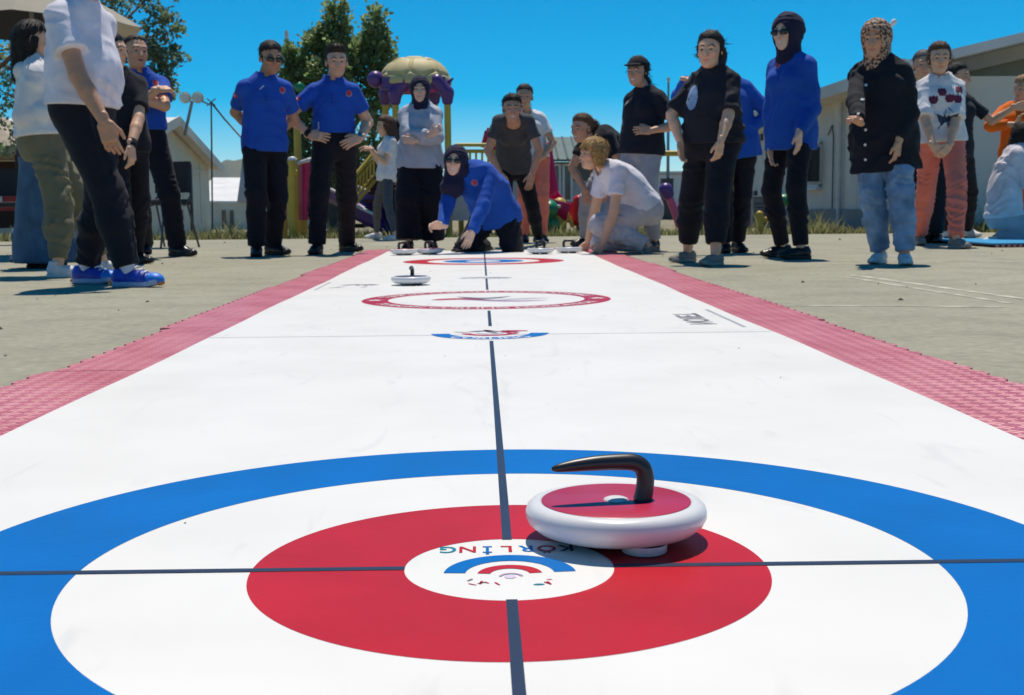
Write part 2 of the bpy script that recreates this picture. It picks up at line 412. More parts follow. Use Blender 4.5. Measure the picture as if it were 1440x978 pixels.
ring('blue_ring', HC, .629, .455, INKB, 0, n=160, xs=.968); ring('red_ring', HC, .2705, .110, INKR, 0, n=128, xs=.975)
lw = .0108
for (a, c) in ((SY0+.05, HC[1]-.107), (HC[1]+.107, YS-.17), (YS+.26, 4.47), (5.6, G(684, 392, ZM)[1]), (G(684, 388, ZM)[1], 10.2)):
    n = 10; mb = MB()
    mb.sheet([[(HC[0]+sg*lw/2+(HC[0]-CX)*0, a+(c-a)*i/n, zl(1)) for sg in (-1, 1)] for i in range(n+1)], False)
    P_(mb.build('centre_line', INKN))
for (a, c) in ((-HW+CX+.005, HC[0]-.107), (HC[0]+.107, HW+CX-.005)):
    mb = MB(); mb.sheet([[(a+(c-a)*i/8, HC[1]+sg*.006-(.010*(a+(c-a)*i/8)), zl(1)+.0003) for sg in (-1, 1)] for i in range(9)], False)
    P_(mb.build('tee_line', INKN))
# logo in the middle of the near target (it reads from the far end)
LC = np.array([G(717, 807, ZM)[0], G(717, 807, ZM)[1]])
ring('logo_blue_arc', LC, .067, .045, INKB, 1, 4, 176); ring('logo_red_arc', LC+(0, -.003), .033, .020, INKR, 1, 8, 172); ring('logo_lilac_arc', LC+(.001, -.012), .0125, .0095, INKL, 2, 10, 170)
flat_poly('logo_lilac_disc', [(LC[0]+.006*math.cos(a), LC[1]-.012+.006*math.sin(a)) for a in np.linspace(0, 6, 10)], ink('print_lilac_pale', (.62, .52, .66)), 1)
tx = G(717, 780, ZM)[1]+.017
for i, (ch, im) in enumerate(zip('KÖRLİNG', (INKN, INKC, INKB, INKR, INKB, INKR, INKT))):
    cx_ = LC[0]+.063-i*.0213
    lettering('logo_letter', ch, .033, im, 1, lambda x, y, cx_=cx_: (cx_-x*.82, tx+.015-y*1.02))
rr = np.random.default_rng(5)
def scribble(cx, cy, w, h, n, mats_, l, seed, name='logo_mark'):
    r2 = np.random.default_rng(seed)
    for i in range(n):
        x = cx+r2.uniform(-w, w); y = cy+r2.uniform(-h, h); a = r2.uniform(0, 3.14); ln = r2.uniform(.25, .5)*w; wd = ln*r2.uniform(.2, .45); k = 7
        flat_poly(name, [(x+ln*math.cos(t)*math.cos(a)-wd*math.sin(t)*math.sin(a)*(1+.4*math.cos(2*t)), y+ln*math.cos(t)*math.sin(a)+wd*math.sin(t)*math.cos(a)) for t in np.linspace(0, 5.4, k)], mats_[i % len(mats_)], l)
scribble(LC[0]-.026, LC[1]-.030, .014, .010, 6, (INKC, INKG, INKC), 1, 3); scribble(LC[0]+.028, LC[1]-.030, .013, .010, 4, (INKC, INKR, INKT), 1, 9)
# round federation logo
RC = np.array([G(684, 421, ZM)[0], 5.03]); rr_ = .498
ring('round_logo_border', RC, rr_, rr_-.105, INKC, 0);
rm = rr_-.053
lettering('round_logo_lettering', 'TÜRKİYE CURLİNG FEDERASYONU', .062, INKW, 2, lambda x, y: (RC[0]+(rm+y-.022)*math.sin(x/rm*1.15), RC[1]+(rm+y-.022)*math.cos(x/rm*1.15)))
lettering('round_logo_lettering', 'TURKISH CURLING FEDERATION', .062, INKW, 2, lambda x, y: (RC[0]+(rm-y+.022)*math.sin(x/rm*1.15), RC[1]-(rm-y+.022)*math.cos(x/rm*1.15)))
for sg in (-1, 1):
    c = RC+(sg*rm, 0); flat_poly('round_logo_star', [(c[0]+(.042 if i % 2 == 0 else .018)*math.sin(i*math.pi/5), c[1]+(.042 if i % 2 == 0 else .018)*math.cos(i*math.pi/5)) for i in range(10)], INKW, 2)
def swoosh(name, pts, ws, mt, l):
    mb = MB(); pts = np.array(pts); m = len(pts); t = np.gradient(pts, axis=0); nrm = np.stack([-t[:, 1], t[:, 0]], 1)/np.maximum(np.linalg.norm(t, axis=1), 1e-6)[:, None]
    mb.sheet([[(*(pts[i]+nrm[i]*ws[i]*sg), zl(l)) for sg in (-1, 1)] for i in range(m)], False); P_(mb.build(name, mt))
tt = np.linspace(0, 1, 16)
swoosh('round_logo_swoosh', np.stack([RC[0]-.21+.30*tt, RC[1]+.05*np.sin(tt*5)-.02], 1), .055*np.sin(np.pi*np.clip(tt+.08, 0, 1))*(1-tt)+.004, INKC, 1)
swoosh('round_logo_swoosh', np.stack([RC[0]-.10+.34*tt, RC[1]-.06+.05*np.sin(tt*4+2)], 1), .035*np.sin(np.pi*tt)+.004, INKL, 1)
swoosh('round_logo_swoosh', np.stack([RC[0]-.12+.22*tt, RC[1]+.16-.11*np.sin(tt*3.14)], 1), .03*np.sin(np.pi*tt)+.003, INKG, 1)
swoosh('round_logo_swoosh', np.stack([RC[0]+.05+.20*tt, RC[1]-.03+.07*tt], 1), .018*np.sin(np.pi*tt)+.003, INKLG, 1)
# arc logo on the seam
AC = np.array([G(689, 469, ZM)[0], G(689, 469, ZM)[1]])
ring('arc_logo_blue', AC, .172, .118, INKB, 2, 182, 358); ring('arc_logo_red', AC+(0, .01), .085, .058, INKC, 2, 190, 350); ring('arc_logo_pink', AC+(0, .02), .045, .036, INKL, 2, 200, 340)
lettering('arc_logo_lettering', 'CURLING', .052, INKW, 3, lambda x, y: (AC[0]+(.145-y+.018)*math.sin(x/.145*1.1), AC[1]-(.145-y+.018)*math.cos(x/.145*1.1)))
scribble(AC[0], AC[1]+.05, .09, .025, 8, (INKC, INKG), 2, 14, 'arc_logo_mark')
# faint logo further up, far target, sponsor marks
FC = np.array([G(683, 391, ZM)[0], G(683, 391, ZM)[1]])
ring('far_logo_arc', FC+(0, -.09), .15, .115, ink('print_slate', (.12, .16, .28)), 1, 20, 160); ring('far_logo_arc', FC+(0, -.1), .085, .07, INKLG, 1, 20, 160); scribble(FC[0], FC[1]-.06, .08, .03, 6, (INKLG, INKL), 1, 21, 'far_logo_mark')
TC = np.array([HC[0]-.01, 8.62])
ring('far_red_ring', TC, .55, .385, INKR, 0); ring('far_blue_ring', TC, .275, .12, INKB, 0)
sp = G(1002, 459, ZM); 
lettering('sponsor_lettering', 'NOIIET', .13, INKG, 1, lambda x, y: (sp[0]-.055+y*.9, sp[1]+.26+x*.98)); flat_poly('sponsor_bar', [(sp[0]+.085, sp[1]-.04), (sp[0]+.097, sp[1]-.04), (sp[0]+.097, sp[1]+.62), (sp[0]+.085, sp[1]+.62)], INKLG, 1)
sp2 = G(500, 402, ZM); ring('crest_arc', sp2[:2]+(.02, .0), .1, .06, INKG, 1, 20, 160); scribble(sp2[0]-.01, sp2[1]-.04, .075, .12, 9, (INKLG, INKG, INKL), 1, 31, 'crest_mark'); flat_poly('sponsor_bar', [(sp2[0]-.16, sp2[1]-.3), (sp2[0]-.15, sp2[1]-.3), (sp2[0]-.15, sp2[1]+.3), (sp2[0]-.16, sp2[1]+.3)], INKLG, 1)

mb = MB(); r3 = np.random.default_rng(8)
for i in range(16):
    x = CX+r3.uniform(-.78, .78); y = r3.uniform(.9, 9.5); r = r3.uniform(.0009, .0020)*(1+.2*y); n = 6
    mb.add([(x+r*math.cos(a)*r3.uniform(.6, 1.3), y+r*math.sin(a)*r3.uniform(.6, 1.3), ZM+.0006) for a in np.linspace(0, 5.2, n)]+[(x, y, ZM+.0006+r*.6)], [(j, (j+1) % n, n) for j in range(n)])
tag(mb.build('grit', mat('grit_grey', (.16, .15, .13), .9)), 'tiny specks of grit scattered over the white sheet', 'grit', kind='stuff')
# ------------------------------------------------------------------ red foam tiles under the edges
mt, nt, b = new_mat('foam_red'); N, L = nt.nodes, nt.links
tc = N.new('ShaderNodeTexCoord'); mp = N.new('ShaderNodeMapping'); mp.inputs['Rotation'].default_value = (0, 0, R(45)); mp.inputs['Scale'].default_value = (1, 1, 1); L.new(tc.outputs['Object'], mp.inputs['Vector'])
ck = N.new('ShaderNodeTexChecker'); ck.inputs['Scale'].default_value = 36; L.new(mp.outputs[0], ck.inputs['Vector'])
w1 = N.new('ShaderNodeTexWave'); w1.inputs['Scale'].default_value = 22; w1.bands_direction = 'X'; L.new(mp.outputs[0], w1.inputs['Vector'])
w2 = N.new('ShaderNodeTexWave'); w2.inputs['Scale'].default_value = 22; w2.bands_direction = 'Y'; L.new(mp.outputs[0], w2.inputs['Vector'])
mw = N.new('ShaderNodeMix'); mw.data_type = 'FLOAT'; L.new(ck.outputs['Fac'], mw.inputs[0]); L.new(w1.outputs['Fac'], mw.inputs[2]); L.new(w2.outputs['Fac'], mw.inputs[3])
nz = N.new('ShaderNodeTexNoise'); nz.inputs['Scale'].default_value = 5; nz.inputs['Detail'].default_value = 8; L.new(tc.outputs['Object'], nz.inputs['Vector'])
rp = N.new('ShaderNodeValToRGB'); rp.color_ramp.elements[0].position = .3; rp.color_ramp.elements[1].position = .75; rp.color_ramp.elements[0].color = (.50, .105, .145, 1); rp.color_ramp.elements[1].color = (.66, .23, .275, 1)
L.new(nz.outputs['Fac'], rp.inputs[0])
mx = N.new('ShaderNodeMix'); mx.data_type = 'RGBA'; mx.blend_type = 'MULTIPLY'; mx.inputs[0].default_value = .18; L.new(rp.outputs[0], mx.inputs[6]); L.new(ck.outputs['Color'], mx.inputs[7]); ck.inputs['Color1'].default_value = (1, 1, 1, 1); ck.inputs['Color2'].default_value = (.6, .5, .5, 1)
L.new(mx.outputs[2], b.inputs['Base Color']); b.inputs['Roughness'].default_value = .38; b.inputs['Specular IOR Level'].default_value = .5
bp = N.new('ShaderNodeBump'); bp.inputs['Strength'].default_value = .8; bp.inputs['Distance'].default_value = .004; L.new(mw.outputs[0], bp.inputs['Height']); L.new(bp.outputs[0], b.inputs['Normal'])
FOAM = mt
TL = 1.045; ORD = ['nearest', 'second', 'third', 'fourth', 'fifth', 'sixth', 'seventh', 'eighth', 'ninth', 'tenth', 'eleventh']
def foam_tile_mesh(sg, wid):
    poly = []; n = 11; L_ = TL-.004
    def teeth(u0, u1, depth, k, fn):
        out = []
        for i in range(k):
            for (t, dd) in ((i/k+.0, 0), (i/k+.5/k-.012, 0), (i/k+.5/k+.01, -depth), (i/k+1/k-.01, -depth)):
                out.append(fn(u0+(u1-u0)*t, dd))
        return out
    ol = teeth(0, L_, 0.013, n, lambda u, d: (sg*(wid+d), u))
    poly = [(0, 0)]+[(sg*wid, 0)]+ol[1:]+[(sg*(wid-.013), L_), (0, L_)]
    if sg < 0: poly = poly[::-1]
    mb = MB(); mb.prism(poly, .0006, .0105); return mb
XL, XR = G(0, 548, .0105)[0], G(1440, 542, .0105)[0]
for side, sg, xe in (('left', -1, XL), ('right', 1, XR)):
    y = G(170, 521, .0105)[1] if side == 'left' else G(1180, 505, .0105)[1]
    y -= TL*3; k = 0; first = None
    while y < SY1-.3:
        if y+TL > 1.2:
            inner = CX+sg*(HW-.22); wid = abs(xe-inner)+(.012*math.sin(k*2.3))
            o = foam_tile_mesh(sg, wid).build('foam_tile', FOAM); o.location = (inner, y, 0); o.rotation_euler.z = R(.35*math.sin(k*1.9))
            tag(o, '%s red foam tile from the camera along the %s edge of the white sheet' % (ORD[min(k, 10)], side), 'foam tile', 'red foam tiles along the sheet'); k += 1
        y += TL

# ------------------------------------------------------------------ curling stones
PLW = mat('plastic_white', (.72, .71, .71), .28, .03, 20, 0, spec=.5); HANDLE = mat('handle_black', (.018, .018, .022), .38, .1, 30, 0, 90, .5); FOOT = mat('caster_black', (.015, .015, .015), .4)
def stone(label, px, py, disc_mat, rz, k=1.0, foot_mat=None, loop=False):
    g = G(px, py, ZM); e = empty('curling_stone', (g[0], g[1], ZM+.0006), rz); tag(e, label, 'curling stone', 'curling stones on the sheet')
    mb = MB(); mb.lathe([(.001, .0065), (.058, .0065), (.074, .0080), (.088, .0128), (.0962, .0195), (.0998, .0265), (.1000, .0325), (.0982, .0380), (.0945, .0417), (.0890, .0434), (.0845, .0437), (.0832, .0432), (.0828, .0426), (.001, .0426)], 72); mb.build('body', PLW, e)
    mb = MB(); mb.lathe([(.001, .0440), (.0812, .0440), (.0824, .0434)], 72); mb.build('top_disc', disc_mat, e)
    mb = MB()
    if loop: mb.tube(spline([(.036, 0, .044), (.039, 0, .068), (.034, 0, .084), (.02, 0, .090), (-.02, 0, .090), (-.034, 0, .084), (-.039, 0, .068), (-.036, 0, .044)], 4), .0095, 12)
    else:
        hp = [(.030, 0, .0432), (.0325, 0, .058), (.0325, 0, .071), (.0285, 0, .0805), (.019, 0, .0855), (.002, -.002, .0866), (-.023, -.005, .0864), (-.047, -.009, .0850), (-.065, -.012, .0832), (-.0725, -.013, .0822)]
        hr = [.0106, .0099, .0097, .0097, .0095, .0090, .0083, .0068, .0046, .0016]
        pr_ = spline(hp, 5); rr_2 = list(np.interp(np.linspace(0, 9, len(pr_)), range(10), hr)); mb.tube(pr_, rr_2, 22)
    mb.build('handle', HANDLE, e)
    mb = MB(); mb.lathe([(.0140, .0436), (.0132, .0452), (.0098, .0466), (.004, .0473), (.0004, .0475)], 20); mb.build('centre_cap', PLW, e)
    for fa in (-67, 60, 122):
        a = R(fa)-rz; mb = MB(); mb.lathe([(.001, .0), (.021, .0), (.0240, .0015), (.0248, .0105)], 22, (.062*math.cos(a), .062*math.sin(a), 0)); mb.build('foot', foot_mat or PLW, e)
    e.scale = (k, k, k)
    return e
DR = mat('disc_crimson', (.47, .018, .06), .3, .1, 12, 0, spec=.5); DN = mat('disc_navy', (.015, .02, .06), .3, .1, 12, 0, spec=.5)
stone('white curling stone with crimson top and black handle on the near target', 866, 758, DR, R(2))
stone('lone white curling stone with navy top beside the round red logo', 578, 401, DN, R(80), .95, FOOT)
stone('curling stone at far left of the far target, left one of the red topped pair', 568, 359, DR, R(25), 1.07, FOOT, True)
stone('curling stone right one of the red topped pair by the kneeling woman', 604, 358, DR, R(-35), 1.07, FOOT, True)
stone('curling stone at the sneaker of the bending woman in grey', 760, 357.5, DN, R(40), 1.07, FOOT, True)
stone('curling stone with upright handle between the bending and the blonde kneeling woman', 800, 356, DN, R(-5), 1.08, FOOT, True)
# ------------------------------------------------------------------ buildings
def bmat(n, c, **k): return mat(n, c, k.pop('rough', .75), k.pop('var', .12), k.pop('scale', 1.3), .15, 40, .3, detail=8, **k)
WALLW = bmat('prefab_wall', (.60, .58, .53)); SKIRT = bmat('concrete_skirt', (.24, .24, .24)); ROOFW = bmat('roof_white', (.62, .62, .62)); FASC = bmat('fascia_cream', (.62, .60, .55)); CREAM = bmat('wall_cream', (.62, .58, .47)); SOFF = bmat('soffit', (.64, .61, .53))
GLASS = mat('window_glass', (.03, .035, .04), .08, 0, spec=.6); FRAMEW = mat('frame_white', (.60, .60, .60), .5, .05); PIPE = mat('pipe_white', (.55, .54, .52), .5); DARKM = mat('metal_dark', (.06, .065, .07), .5, .1); GALV = mat('metal_grey', (.25, .26, .27), .45, .1, metal=.3)
def root(name, loc, label, cat, group=None): e = empty(name, loc); tag(e, label, cat, group); return e
def part(name, mt, parent, fn, bevel=0):
    mb = MB(); fn(mb); o = mb.build(name, mt, parent, bevel); o.data.transform(Matrix.Translation(-parent.matrix_basis.translation)); return o
bpy.context.view_layer.update()
# long prefab on the right, wall along the depth axis
XA = 6.2
A = root('prefab_building', (XA+2, 24, -.1), 'long grey prefab building with casement window behind the women on the right', 'building')
nP = 8; yA = np.linspace(17.6, 30.0, nP+1)
for i in range(nP): part('wall_panel', WALLW, A, lambda m: m.box((XA+.05, (yA[i]+yA[i+1])/2, 1.22), (.10, yA[i+1]-yA[i]-.012, 1.86)))
part('wall', WALLW, A, lambda m: m.box((XA+2.1, 23.8, .98), (3.98, 12.36, 2.3)))
part('skirting', SKIRT, A, lambda m: m.box((XA+.04, 23.8, .09), (.16, 12.44, .40)))
part('roof', ROOFW, A, lambda m: m.add([(XA-.45, 17.1, 2.17), (XA-.45, 30.5, 2.17), (XA+2.1, 30.5, 2.75), (XA+2.1, 17.1, 2.75), (XA+4.6, 17.1, 2.17), (XA+4.6, 30.5, 2.17), (XA-.45, 17.1, 2.30), (XA-.45, 30.5, 2.30), (XA+2.1, 30.5, 2.88), (XA+2.1, 17.1, 2.88), (XA+4.6, 17.1, 2.30), (XA+4.6, 30.5, 2.30)], [(0, 3, 2, 1), (3, 4, 5, 2), (6, 7, 8, 9), (9, 8, 11, 10), (0, 1, 7, 6), (4, 10, 11, 5), (0, 6, 9, 3), (3, 9, 10, 4), (1, 2, 8, 7), (2, 5, 11, 8)]))
part('fascia', FASC, A, lambda m: m.box((XA-.47, 23.8, 2.225), (.035, 13.42, .19)))
part('soffit', SOFF, A, lambda m: m.box((XA-.22, 23.8, 2.145), (.46, 13.4, .02)))
wnd = part('window', FRAMEW, A, lambda m: [m.box((XA-.02, y, z), d) for (y, z, d) in ((23.3, 1.49, (.07, .9, .06)), (23.3, .71, (.07, .9, .06)), (22.88, 1.1, (.07, .06, .78)), (23.72, 1.1, (.07, .06, .78)), (23.35, 1.1, (.05, .04, .72)))])
part('pane', GLASS, wnd, lambda m: m.box((XA-.012, 23.3, 1.1), (.012, .8, .72))) if False else None
o = part('pane', GLASS, A, lambda m: m.box((XA-.012, 23.3, 1.1), (.012, .80, .72)))
part('open_casement', FRAMEW, A, lambda m: [m.box((XA-.2, 22.86, 1.1), (.36, .03, .74))])
part('casement_pane', GLASS, A, lambda m: m.box((XA-.2, 22.835, 1.1), (.28, .02, .62)))
part('sill', FRAMEW, A, lambda m: m.box((XA-.05, 23.3, .66), (.14, 1.0, .035)))
part('drain_pipe', PIPE, A, lambda m: m.tube([(XA-.07, 21.5, 2.1), (XA-.07, 21.5, .0)], .04, 10))
part('vent', DARKM, A, lambda m: m.box((XA-.03, 27.8, 1.85), (.05, .22, .14)))
part('wall_box', DARKM, A, lambda m: [m.box((XA-.03, 28.3, .62), (.06, .16, .14)), m.box((XA-.03, 28.9, 1.15), (.05, .07, .14))])
part('door', WALLW, A, lambda m: m.box((XA-.015, 26.9, .93), (.05, .85, 1.55), 0), .01)
part('cable', DARKM, A, lambda m: m.tube([(XA-.03, 22.4, 1.6), (XA-.03, 22.15, 1.75), (XA-.03, 22.05, 1.55), (XA-.03, 22.05, .3)], .012, 6))
ac = root('outdoor_unit', (XA-.4, 26.3, -.1), 'grey outdoor air conditioning box standing against the prefab wall', 'air conditioner')
part('case', GALV, ac, lambda m: m.box((XA-.4, 26.3, .22), (.45, .95, .62)), .02); part('lid', FRAMEW, ac, lambda m: m.box((XA-.4, 26.3, .55), (.5, 1.0, .03)))
part('grille', DARKM, ac, lambda m: [m.box((XA-.4, 25.81, .0+.08*i), (.34, .012, .02)) for i in range(1, 6)])
# near building at the right edge, gable end towards us
def gable(name, label, Yw, xl, xr, z0, ze, rise, depth, over, wm, pipe=True):
    B = root(name, ((xl+xr)/2, Yw, z0), label, 'building'); xm = (xl+xr)/2; zr = ze+rise
    part('wall', wm, B, lambda m: m.add([(xl, Yw, z0), (xr, Yw, z0), (xr, Yw, ze), (xm, Yw, zr), (xl, Yw, ze), (xl, Yw+depth, z0), (xr, Yw+depth, z0), (xr, Yw+depth, ze), (xm, Yw+depth, zr), (xl, Yw+depth, ze)], [(0, 1, 2, 3, 4), (9, 8, 7, 6, 5), (0, 4, 9, 5), (1, 6, 7, 2)]))
    sl = rise/(xm-xl)
    for sg in (-1, 1):
        xe = xl-over if sg < 0 else xr+over; zee = ze-sl*over; t = .17
        part('roof_slope', ROOFW, B, lambda m: m.add([(xe, Yw-over, zee+.02), (xm, Yw-over, zr+.02), (xm, Yw+depth+over, zr+.02), (xe, Yw+depth+over, zee+.02), (xe, Yw-over, zee+.10), (xm, Yw-over, zr+.10), (xm, Yw+depth+over, zr+.10), (xe, Yw+depth+over, zee+.10)], [(0, 1, 2, 3), (4, 7, 6, 5), (0, 4, 5, 1), (1, 5, 6, 2), (2, 6, 7, 3), (3, 7, 4, 0)]))
        part('rake_board', FASC, B, lambda m: m.add([(xe, Yw-over-.03, zee-.12), (xm, Yw-over-.03, zr-.12), (xm, Yw-over-.03, zr+.12), (xe, Yw-over-.03, zee+.12), (xe, Yw-over-.003, zee-.12), (xm, Yw-over-.003, zr-.12), (xm, Yw-over-.003, zr+.12), (xe, Yw-over-.003, zee+.12)], [(0, 1, 2, 3), (7, 6, 5, 4), (0, 4, 5, 1), (3, 2, 6, 7), (0, 3, 7, 4), (1, 5, 6, 2)]))
    return B
pB = W(1318, 300, 19.0); pB2 = W(1720, 300, 19.0); zt = W(1344, 82, 18.5)[2]; zt2 = W(1440, 59, 18.5)[2]; slp = (zt2-zt)/(W(1440, 60, 18.5)[0]-W(1344, 60, 18.5)[0])
ze = zt+slp*(pB[0]-W(1344, 82, 18.5)[0])-.12
B = gable('gabled_building', 'cream gabled building with white drain pipe behind the tulip shirt girl', 19.0, pB[0], pB2[0], -.12, ze, slp*(pB2[0]-pB[0])/2, 9, .5, CREAM)
xp = W(1377, 250, 18.85)[0]
part('drain_pipe', PIPE, B, lambda m: m.tube([(xp, 18.88, W(1377, 182, 18.88)[2]), (xp, 18.88, -.1)], .055, 12)); part('pipe_collar', PIPE, B, lambda m: [m.tube([(xp, 18.88, z), (xp, 18.88, z+.06)], .075, 12) for z in (.62, 1.42)])
# gabled hut on the left: gable faces right
XG = -9.4
Lb = root('gabled_hut', (XG-4, 40, -.55), 'cream hut with white pitched roof behind the laughing officer', 'building')
Yn, Ym, Yf = 33.9, 40.0, 46.1; zE, zR, zB = 1.92, 3.15, -.6; ov = .55; wl_ = XG-.42
part('wall', CREAM, Lb, lambda m: m.add([(wl_, Yn, zB), (wl_, Yf, zB), (wl_, Yf, zE), (wl_, Ym, zR-.1), (wl_, Yn, zE), (wl_-9, Yn, zB), (wl_-9, Yf, zB), (wl_-9, Yf, zE), (wl_-9, Ym, zR-.1), (wl_-9, Yn, zE)], [(0, 1, 2, 3, 4), (9, 8, 7, 6, 5), (0, 4, 9, 5), (1, 6, 7, 2)]))
for sg, ye in ((-1, Yn-ov), (1, Yf+ov)):
    zz = zE-(zR-zE)/(Ym-Yn)*ov; Rm = []
    part('roof_slope', ROOFW, Lb, lambda m: m.add([(XG, ye, zz), (XG, Ym, zR), (XG-9.8, Ym, zR), (XG-9.8, ye, zz), (XG, ye, zz+.10), (XG, Ym, zR+.10), (XG-9.8, Ym, zR+.10), (XG-9.8, ye, zz+.10)], [(0, 1, 2, 3), (4, 7, 6, 5), (0, 4, 5, 1), (1, 5, 6, 2), (2, 6, 7, 3), (3, 7, 4, 0)]))
    part('rake_board', FASC, Lb, lambda m: m.add([(XG+.003, ye, zz-.16), (XG+.003, Ym, zR-.16), (XG+.003, Ym, zR+.14), (XG+.003, ye, zz+.14), (XG+.04, ye, zz-.16), (XG+.04, Ym, zR-.16), (XG+.04, Ym, zR+.14), (XG+.04, ye, zz+.14)], [(0, 3, 2, 1), (4, 5, 6, 7), (0, 1, 5, 4), (3, 7, 6, 2), (0, 4, 7, 3), (1, 2, 6, 5)]))
for y in (36.6, 39.2, 42.0, 44.6): part('wall_seam', FASC, Lb, lambda m: m.box((wl_+.012, y, .9), (.02, .05, 2.1)))
part('gable_trim', FASC, Lb, lambda m: m.box((wl_+.015, 40, 1.72), (.03, 12.1, .07)))
part('notice', mat('notice_red', (.5, .12, .12), .7), Lb, lambda m: m.box((wl_+.02, 40.3, .62), (.03, .62, .5)))
part('conduit', DARKM, Lb, lambda m: m.tube([(wl_+.05, 43.0, 1.75), (wl_+.05, 43.0, -.5)], .05, 8))
# twin floodlight on the hut
fl = root('floodlight', (XG+.1, 40.3, 2.9), 'twin floodlight on a short pole above the cream hut', 'floodlight'); fp = W(270, 138, 40.3)
part('pole', GALV, fl, lambda m: m.tube([(XG+.1, 40.3, 2.7), (fp[0], 40.3, fp[2]-.1)], .05, 8))
for dx in (-.14, .25):
    part('lamp_head', mat('lamp_brass', (.42, .36, .26), .35, metal=.4), fl, lambda m: m.tube([(fp[0]+dx, 40.6, fp[2]), (fp[0]+dx, 40.2, fp[2]), (fp[0]+dx, 39.95, fp[2]-.02)], [.07, .15, .18], 14))
    part('lens', mat('lamp_lens', (.6, .58, .5), .15), fl, lambda m: m.tube([(fp[0]+dx, 39.94, fp[2]-.02), (fp[0]+dx, 39.90, fp[2]-.02)], [.16, .14], 14))
part('arm', GALV, fl, lambda m: m.tube([(fp[0]+.3, 40.3, fp[2]-.1), (fp[0]+.55, 40.3, fp[2]-.22), (W(294, 146, 40.3)[0], 40.3, W(294, 147, 40.3)[2])], .03, 6))
an = root('antenna_pole', (*W(297, 300, 44)[:2], -.5), 'thin antenna pole with stay wire beside the cream hut', 'pole'); at_, ab_ = W(297, 143, 44), W(298, 300, 44)
part('mast', DARKM, an, lambda m: m.tube([ab_-vec(0, 0, .6), at_], .03, 6)); part('crossbar', DARKM, an, lambda m: [m.tube([W(291, 139, 44), W(303, 149, 44)], .022, 5), m.tube([W(303, 139, 44), W(291, 149, 44)], .022, 5)])
part('stay_wire', DARKM, an, lambda m: m.tube([W(299, 147, 44), W(316, 168, 44), W(345, 200, 43)], .035, 6))
# white roofed building further off, and the white wall behind the cap woman
FAR = root('far_white_building', (*W(330, 300, 76)[:2], -.85), 'distant low building with white roof beyond the cream hut', 'building'); a, c = W(262, 283, 75), W(470, 283, 75); r1, r2 = W(300, 250, 80), W(470, 250, 80)
part('wall', CREAM, FAR, lambda m: m.box(((a[0]+c[0])/2, 77.3, a[2]/2-.45), (c[0]-a[0]-.6, 4.4, a[2]+.9)))
part('roof', bmat('roof_bright', (.72, .72, .72)), FAR, lambda m: m.add([a, c, r2+vec(0, 0, 0), r1, a-vec(0, 0, .12), c-vec(0, 0, .12), vec(c[0], 84, a[2]), vec(a[0], 84, a[2])], [(0, 1, 2, 3), (4, 5, 1, 0), (3, 2, 6, 7), (1, 5, 6, 2), (0, 3, 7, 4)]))
for px in (315, 326): part('window', GLASS, FAR, lambda m: m.box((W(px, 310, 75.05)[0], 75.06, W(px, 308, 75)[2]), (.22, .06, 1.0)))
W2 = root('white_shed', (*W(975, 300, 58)[:2], -.12), 'distant plain white shed behind the woman with the cap', 'building'); a, c = W(895, 242, 58), W(1036, 242, 58)
part('wall', bmat('shed_white', (.66, .66, .66)), W2, lambda m: m.box(((a[0]+c[0])/2, 60, a[2]/2+.12), (c[0]-a[0], 4, a[2]-.5))); part('base', SKIRT, W2, lambda m: m.box(((a[0]+c[0])/2, 60, .12), (c[0]-a[0]-.05, 3.9, .5))); part('roof_edge', FASC, W2, lambda m: m.box(((a[0]+c[0])/2, 60, a[2]-.05), (c[0]-a[0]+.3, 4.3, .12)))
# dark roofed hut with white window in the centre
hY = 40.0; hc = W(800, 300, hY); H2 = root('green_roofed_hut', (hc[0], hY, -.12), 'hut with ribbed green metal roof and white double window behind the women', 'building')
xl, xr = W(700, 260, hY)[0], W(868, 260, hY)[0]; zeave = W(800, 228, hY)[2]; zrd = W(800, 196, hY+2.4)[2]
GROOF = mat('roof_green_metal', (.10, .135, .12), .4, .15, 3, metal=.2); DWALL = bmat('hut_dark_panel', (.12, .12, .12)); LWALL = bmat('hut_pale_wall', (.42, .43, .44))
wz = W(800, 255, hY)[2]
part('wall', LWALL, H2, lambda m: m.box(((xl+xr)/2, hY+1.2, (wz-.2)/2), (xr-xl, 2.4, wz+.2))); part('upper_wall', DWALL, H2, lambda m: m.box(((xl+xr)/2, hY+1.2, (zeave+wz)/2), (xr-xl+.02, 2.42, zeave-wz-.004)))
part('roof', GROOF, H2, lambda m: m.add([(xl-.25, hY-.35, zeave), (xr+.25, hY-.35, zeave), (xr+.25, hY+2.4, zrd), (xl-.25, hY+2.4, zrd), (xl-.25, hY-.35, zeave+.07), (xr+.25, hY-.35, zeave+.07), (xr+.25, hY+2.4, zrd+.07), (xl-.25, hY+2.4, zrd+.07)], [(3, 2, 1, 0), (4, 5, 6, 7), (0, 1, 5, 4), (1, 2, 6, 5), (2, 3, 7, 6), (3, 0, 4, 7)]))
nr = 15; sl = (zrd-zeave)/2.75; rl = math.hypot(2.75, zrd-zeave)
for i in range(nr):
    x = xl-.2+(xr-xl+.4)*i/(nr-1); part('roof_rib', GROOF, H2, lambda m: m.tube([(x, hY-.36, zeave+.085), (x, hY+2.4, zrd+.085)], .03, 5))
part('skirting', DWALL, H2, lambda m: m.box(((xl+xr)/2, hY+1.2, .0), (xr-xl+.06, 2.46, .3)))
